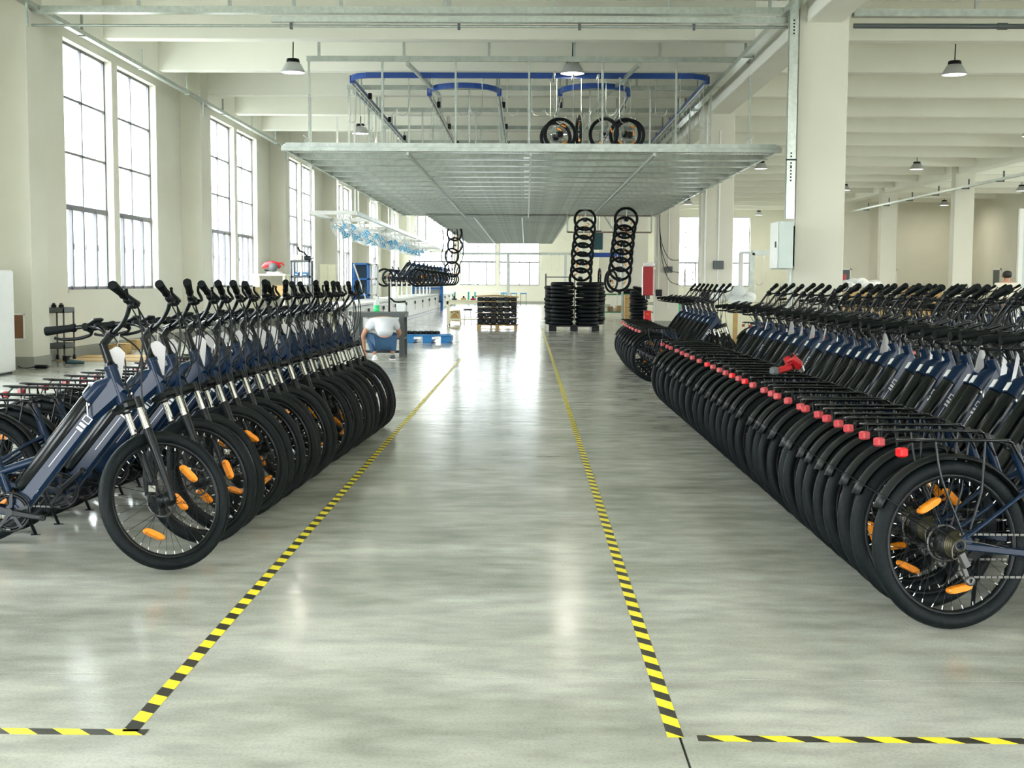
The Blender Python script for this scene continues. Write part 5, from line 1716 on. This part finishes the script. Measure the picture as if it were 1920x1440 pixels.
for k, (px, py, m_) in enumerate(((851, 588, CARD), (868, 560, RED))):
    pass
for k in range(4):
    o = thing('small_part', 'small part lying on the cream work table, %s along the table' % ordn(k).replace('nearest', 'first'), 'part', (q0.x + .25 + .3 * k, TY + .3, .84))
    part('body', MB().cbox(-.08, .08, -.06, .06, 0, .05 + .02 * (k % 2), .015), [GREYM, CARD, RED, BLACK][k], o)
    part('knob', MB().lathe([(.002, .05), (.03, .05), (.03, .12), (.002, .13)], 10), BLACK, o)
q = at(894, 617, z=0)
t = thing('wooden_pallet', 'pale wooden pallet under layered cardboard and black parts', 'pallet', (q.x, q.y, 0))
for x in (0, .56, 1.12):
    part('bearer', MB().box(x, x + .1, 0, .95, .015, .10), WOOD, t)
for y in (0, .2, .4, .6, .8):
    part('board', MB().box(0, 1.22, y, y + .14, .10, .125), WOOD, t)
part('bottom_board', MB().box(0, 1.22, .0, .1, 0, .015), WOOD, t)
px0, py0 = q.x, q.y
zz = .126
lays = ['lowest', 'second', 'third', 'fourth', 'topmost']
for k, hh_ in enumerate((.17, .13, .14, .15, .12)):
    sheet_ = thing('cardboard_sheet', 'cardboard layer sheet on the wooden pallet, %s of the stack' % lays[k], 'cardboard', (px0 + rh.uniform(-.02, .02), py0, zz), 0, 'cardboard sheets on the wooden pallet')
    n0 = 9
    vs = [(-.04 + 1.3 * i / n0, yy, (.012 * math.sin(i * 1.3 + k)) + dz) for yy in (0, .95) for dz in (0, .012) for i in range(n0 + 1)]
    m_ = n0 + 1
    fs = []
    for i in range(n0):
        fs += [(i, i + 1, m_ + i + 1, m_ + i), (2 * m_ + i, 3 * m_ + i, 3 * m_ + i + 1, 2 * m_ + i + 1), (m_ + i, m_ + i + 1, 3 * m_ + i + 1, 3 * m_ + i), (i, 2 * m_ + i, 2 * m_ + i + 1, i + 1)]
    part('sheet', MB().add(vs, fs), CARDD if k < 4 else CARD, sheet_)
    zz += .03
    for j in range(6):
        o = thing('packed_fork', 'black packed part in the %s layer on the wooden pallet, %s of six' % (lays[k], ordn(j).replace('nearest', 'first')), 'part', (px0 + .01 + .2 * j, py0 + .02, zz), 0, 'black parts packed on the wooden pallet')
        part('body', MB().cbox(0, .192, 0, .85, 0, hh_ - .008, .022), BLACK, o)
        part('bolt', MB().tube([(.06 + .02 * (j % 3), -.02, hh_ * .5), (.06 + .02 * (j % 3), .01, hh_ * .5)], .012, 8), SILVER if k < 2 and j % 2 else BLACKP, o)
    zz += hh_ - .005
o = thing('cardboard_sheet', 'curled cardboard lid on top of the packed parts', 'cardboard', (px0 - .05, py0 + .05, zz))
part('sheet', MB().tube([(0, 0, 0), (.001, 0, 0)], .001, 3).add([(-.02, 0, 0), (.6, 0, .02), (1.3, 0, -.02), (-.02, .9, .02), (.6, .9, .05), (1.3, .9, .0), (-.02, 0, .015), (.6, 0, .035), (1.3, 0, -.005), (-.02, .9, .035), (.6, .9, .065), (1.3, .9, .015)],
     [(6, 7, 10, 9), (7, 8, 11, 10), (0, 3, 4, 1), (1, 4, 5, 2), (0, 1, 7, 6), (1, 2, 8, 7), (2, 5, 11, 8), (3, 9, 10, 4), (4, 10, 11, 5), (0, 6, 9, 3)]), CARD, o)

# tyre stacks on a dark pallet
q = at(1026, 621, z=0)
t = thing('plastic_pallet', 'dark pallet on the floor under the tyre stacks', 'pallet', (q.x + .05, q.y, 0))
for x in (0, .62, 1.24):
    part('foot_block', MB().cbox(x, x + .22, 0, 1.3, .0, .13, .01), BLACKP, t)
for y in (0, .3, .6, .9, 1.2):
    part('deck_board', MB().cbox(0, 1.46, y, y + .18, .13, .17, .006), BLACKP, t)
ty = MB(); a_r = .057
ty.lathe([(.345 - a_r + a_r * math.cos(2 * PI * j / 10), a_r * math.sin(2 * PI * j / 10)) for j in range(10)] , 36, 'Z', closed=True)
TYM = ty.mesh('tyre', TYRE)
bead = MB(); bead.lathe([(.246, -.03), (.252, -.034), (.252, .034), (.246, .03)], 28, 'Z', closed=True)
BEAD = bead.mesh('bead', BLACK)
hgts = ['lowest', 'second', 'third', 'fourth', 'fifth', 'sixth', 'seventh', 'eighth', 'ninth', 'tenth', 'eleventh', 'twelfth', 'thirteenth', 'fourteenth']
def tyre_stack(x, y, z0, n_, lab, grp):
    for k in range(n_):
        o = bpy.data.objects.new('bicycle_tyre', TYM); C.objects.link(o)
        o.location = (x + rh.uniform(-.03, .03), y + rh.uniform(-.03, .03), z0 + a_r + k * .1145)
        o.rotation_euler = (rh.uniform(-.02, .02), rh.uniform(-.02, .02), 0)
        tag(o, 'black fat tyre in %s, %s from the bottom' % (lab, hgts[k]), 'tyre', grp)
        b2 = bpy.data.objects.new('bead', BEAD); C.objects.link(b2); b2.parent = o
sx, sy = q.x, q.y
tyre_stack(sx + .45, sy + .36, .17, 11, 'the front stack nearer the aisle', 'tyres in the front stack nearer the aisle')
tyre_stack(sx + 1.17, sy + .40, .17, 11, 'the front stack nearer the column', 'tyres in the front stack nearer the column')
tyre_stack(sx + .28, sy + 1.10, .17, 10, 'the back stack nearer the aisle', 'tyres in the back stack nearer the aisle')
tyre_stack(sx + 1.40, sy + 1.12, .17, 11, 'the back stack nearer the column', 'tyres in the back stack nearer the column')
qq = at(1202, 604, z=0)
tyre_stack(qq.x, qq.y + .9, 0, 10, 'the small stack beside the cartons', 'tyres in the small stack beside the cartons')
# cartons, bench, red boxes by the third column
q = at(1171, 600, z=0)
for k in range(3):
    t = thing('carton', 'tall brown carton in the stack beside the green bench, %s' % ['lowest', 'middle', 'topmost'][k], 'box', (q.x, q.y, .32 * k), 0, 'cartons beside the green bench')
    part('body', MB().cbox(0, .56, 0, .5, 0, .318, .008), CARD, t)
    part('tape_strip', MB().box(0, .56, -.003, 0, .15, .17), CARDD, t)
q = at(1100, 598, z=0)
t = thing('green_bench', 'dark green steel bench behind the tyre stacks', 'workbench', (q.x + .7, q.y + 1.2, 0))
part('top', MB().box(0, 2.1, 0, .7, .92, .98), GREENM, t)
part('lower_shelf', MB().box(0, 2.1, 0, .7, .22, .26), GREENM, t)
for x in (.0, .78, 1.3, 2.02):
    part('leg', MB().box(x, x + .08, 0, .08, 0, .92), GREENM, t)
gx, gy = q.x + .7, q.y + 1.2
for k in range(5):
    o = thing('carton', 'little brown carton on the shelf of the green bench, %s along' % ordn(k).replace('nearest', 'first'), 'box', (gx + .2 + .34 * k, gy + .1, .262))
    part('body', MB().cbox(0, .22, 0, .3, 0, .18 + .04 * (k % 2), .008), CARD if k % 2 else CARDD, o)
    part('lid', MB().box(-.004, .224, -.004, .304, .18 + .04 * (k % 2), .20 + .04 * (k % 2)), BROWN, o)
for k in range(3):
    o = bpy.data.objects.new('bicycle_tyre', TYM); C.objects.link(o); o.location = (gx + .95 + .3 * k, gy + .35, 1.035 + .07 * k); o.rotation_euler = (.05, .1 * k, 0)
    tag(o, 'black tyre lying on top of the green bench, %s along' % ordn(k).replace('nearest', 'first'), 'tyre', 'tyres on the green bench')
o = thing('rim_ring', 'thin red and black ring leaning on the green bench top', 'ring', (gx + 1.9, gy + .3, 1.22))
part('ring', MB().lathe([(.24, -.02), (.27, -.02), (.27, .02), (.24, .02)], 24, 'Z', closed=True).xform(Matrix.Rotation(.35, 4, 'X') @ Matrix.Rotation(.25, 4, 'Y')), mat('dull_red', (.25, .03, .03), .5), o)
part('inner_ring', MB().lathe([(.22, -.015), (.24, -.015), (.24, .015), (.22, .015)], 24, 'Z', closed=True).xform(Matrix.Rotation(.35, 4, 'X') @ Matrix.Rotation(.25, 4, 'Y')), BLACK, o)
a_ = at(1208, 500, Y=40.6); b_ = at(1225, 554, Y=40.6)
t = thing('hydrant_cabinet', 'tall red fire cabinet fixed to the side of the third column', 'cabinet', (a_.x - .03, 40.6, b_.z))
w_, h_ = b_.x - a_.x + .02, a_.z - b_.z
part('body', MB().cbox(0, w_, 0, .22, 0, h_, .01), RED, t)
part('door', MB().cbox(.012, w_ - .012, -.015, 0, .015, h_ - .015, .006), RED, t)
part('white_side', MB().box(-.02, 0, .02, .2, 0, h_), WHITEP, t)
part('bracket', MB().box(w_ * .3, w_ * .7, .05, .2, -.12, 0), GREYM, t)
part('wall_mount', MB().box(w_, 4.215 - a_.x + .03, .52, .60, .1, h_ - .1).box(w_ - .02, w_ + .06, .2, .60, .1, h_ - .1), WHITEM, t)
part('top_cap', MB().cbox(.02, w_ + .05, .02, .2, h_, h_ + .13, .03), WHITEP, t)
a_ = at(1213, 606, z=0)
t = thing('extinguisher_box', 'small red box standing on the floor below the red fire cabinet', 'box', (a_.x - .1, a_.y, 0))
part('body', MB().cbox(0, .25, 0, .22, 0, .42, .01), mat('bright_red', (.70, .02, .03), .35), t)
part('lid', MB().box(-.008, .258, -.008, .228, .42, .44), RED, t)
part('label_plate', MB().box(.06, .16, -.004, 0, .30, .35), ORANGE, t)
# green stool with a blue bag
q = at(1262, 603, z=0)
t = thing('plastic_stool', 'light green plastic stool by the third column', 'stool', (q.x, q.y + 1.5, 0))
part('seat', MB().cbox(-.20, .20, -.17, .17, .58, .63, .02), GREEN, t)
part('skirt', MB().box(-.18, .18, -.16, -.145, .45, .58), GREEN, t)
for x in (-1, 1):
    for y in (-1, 1):
        part('leg', MB().beam((x * .17, y * .14, .58), (x * .25, y * .2, 0), .03, .03), GREENM, t)
t2 = thing('blue_bag', 'bright blue bag resting on the light green stool', 'bag', (q.x, q.y + 1.5, .63))
part('body', MB().ball((0, 0, .19), .2, 10, 0, (1.15, .8, .95)).xform(Matrix.Identity(4)), mat('bag_blue', (.01, .06, .42), .5, bump=.4, bscale=14), t2)
part('tie', MB().tube([(0, 0, .36), (.02, 0, .44)], [.05, .02], 8), BLUET, t2)
t = thing('plastic_bucket', 'green plastic bucket beside the light green stool', 'bucket', (q.x + .45, q.y + 1.7, 0))
part('body', MB().lathe([(.002, 0), (.15, 0), (.2, .6), (.19, .6), (.14, .02), (.002, .02)], 20), GREEN, t)
part('rim', MB().lathe([(.195, .58), (.215, .58), (.215, .61), (.195, .61)], 20, closed=True), GREEN, t)
# far benches and stools below the end windows
for k, (px, w) in enumerate(((905, 1.9), (868, 1.0))):
    q = at(px, 570, z=0)
    t = thing('work_table', ['teal legged long table below the end windows', 'short teal legged table below the end window'][k], 'table', (q.x - .4, 78, 0))
    part('tabletop', MB().box(0, w, 0, .7, .82, .86), WHITEM, t)
    for x in (.02, w - .12):
        part('leg', MB().box(x, x + .1, 0, .1, 0, .82), TEAL, t)
for k in range(3):
    q = at(950 + 16 * k, 568, z=0)
    t = thing('blue_stool', 'blue topped stool below the end windows, %s along' % ordn(k).replace('nearest', 'first'), 'stool', (q.x, 76, 0), 0, 'blue stools below the end windows')
    part('seat', MB().cbox(-.2, .2, -.2, .2, .72, .8, .02), LBLUE, t)
    for x in (-.18, .15):
        for y in (-.18, .15):
            part('leg', MB().box(x, x + .03, y, y + .03, 0, .72), GREYM, t)
t = thing('part_rack', 'thin grey rack with bars behind the tyre stacks', 'rack', (at(1022, 560, Y=48).x, 48, 0))
for x in (0, 1.1):
    part('post', MB().box(x, x + .05, 0, .05, 0, 1.75), GREYM, t)
for z in (1.1, 1.6):
    part('bar', MB().box(0, 1.1, 0, .04, z, z + .04), GREYM, t)
# power drill on the racks of the long row
q = at(1478, 688, Y=8.2)
t = thing('power_drill', 'red and grey cordless drill lying on the racks of the long row', 'tool', q)
t.rotation_euler = (0, R(0), R(10))
part('body', MB().tube([(-.02, 0, .035), (.02, 0, .06), (.07, 0, .01), (.085, 0, -.01)], [.025, .034, .036, .02], 12).beam((.02, 0, .05), (-.02, 0, .03), .04, .04), RED, t)
part('handle', MB().beam((.02, 0, .0), (-.09, 0, -.03), .035, .04, ch=.01), RED, t)
part('battery', MB().cbox(-.12, -.07, -.03, .03, -.05, 0, .01), GREYM, t)
part('chuck', MB().tube([(.08, 0, -.0), (.10, 0, -.03)], [.026, .016], 10), SILVER, t)
part('motor_cap', MB().tube([(.0, 0, .07), (.02, 0, .085)], .032, 10), BLACK, t)
# packing foam and cartons behind the rows
def bag_pile(name, lab, pos, n_, s, seed):
    t = thing(name, lab, 'bag', pos)
    r_ = random.Random(seed)
    for i in range(n_):
        x, y = r_.uniform(-s, s), r_.uniform(-.2, .2)
        part('bag', MB().ball((x, y, r_.uniform(.05, .9) * s * (1 - abs(x) / s * .6)), s * r_.uniform(.28, .42), 8, 0, (1.1, .9, .85)), BAG if i % 2 else FOAM, t)
q = at(1392, 580, Y=24.2)
bag_pile('foam_wrap', 'heap of white foam wrap behind the short block of bikes', (q.x + .05, 26.0, 1.02), 12, .42, 3)
t = thing('carton', 'large pale carton under the white foam heap', 'box', (q.x - .45, 25.6, 0)); part('body', MB().cbox(0, 1.1, 0, .9, 0, 1.0, .01), CREAM, t); part('tape_strip', MB().box(.5, .6, -.003, 0, 0, 1.0), CARD, t)
q = at(1617, 535, Y=27)
t = thing('carton', 'wide brown carton behind the handlebars under the clear bags', 'box', (q.x - .55, 26.7, 0)); part('body', MB().cbox(0, 1.0, 0, .9, 0, 1.24, .01), CARD, t); part('flap', MB().box(-.1, 0, 0, .9, 1.15, 1.24), CARDD, t)
bag_pile('plastic_bags', 'heap of clear plastic bags on the brown carton', (q.x + .0, 27.1, 1.22), 12, .38, 4)
q = at(1725, 540, Y=29)
t = thing('carton', 'brown carton top showing above the second row of bikes', 'box', (q.x - .3, 28.8, 0)); part('body', MB().cbox(0, .75, 0, .8, 0, 1.36, .01), CARD, t); part('flap', MB().box(0, .75, -.1, 0, 1.3, 1.36), CARDD, t)
a_ = at(1575, 514, Y=34); b_ = at(1585, 545, Y=34)
t = thing('hydrant_cabinet', 'narrow red fire cabinet with white label in the wide hall', 'cabinet', (a_.x, 34, 0))
part('body', MB().cbox(0, .17, 0, .2, .6, a_.z, .01), RED, t)
part('label_plate', MB().box(.0, .15, -.004, 0, a_.z - .34, a_.z - .22), WHITEP, t)
part('stand', MB().box(.02, .15, .02, .18, 0, .6), GREYM, t)
# white door frame post at the right edge
a_ = at(1913, 400, Y=32)
t = thing('panel_frame', 'white steel frame post at the right edge of the hall', 'steel frame', (a_.x, 32, 0))
part('post', MB().box(0, .10, 0, .1, 0, a_.z), WHITEM, t)
part('top_rail', MB().box(0, 1.5, 0, .1, a_.z, a_.z + .12), WHITEM, t)
part('panel', MB().box(.1, 1.4, .04, .06, .3, a_.z), CABI, t)
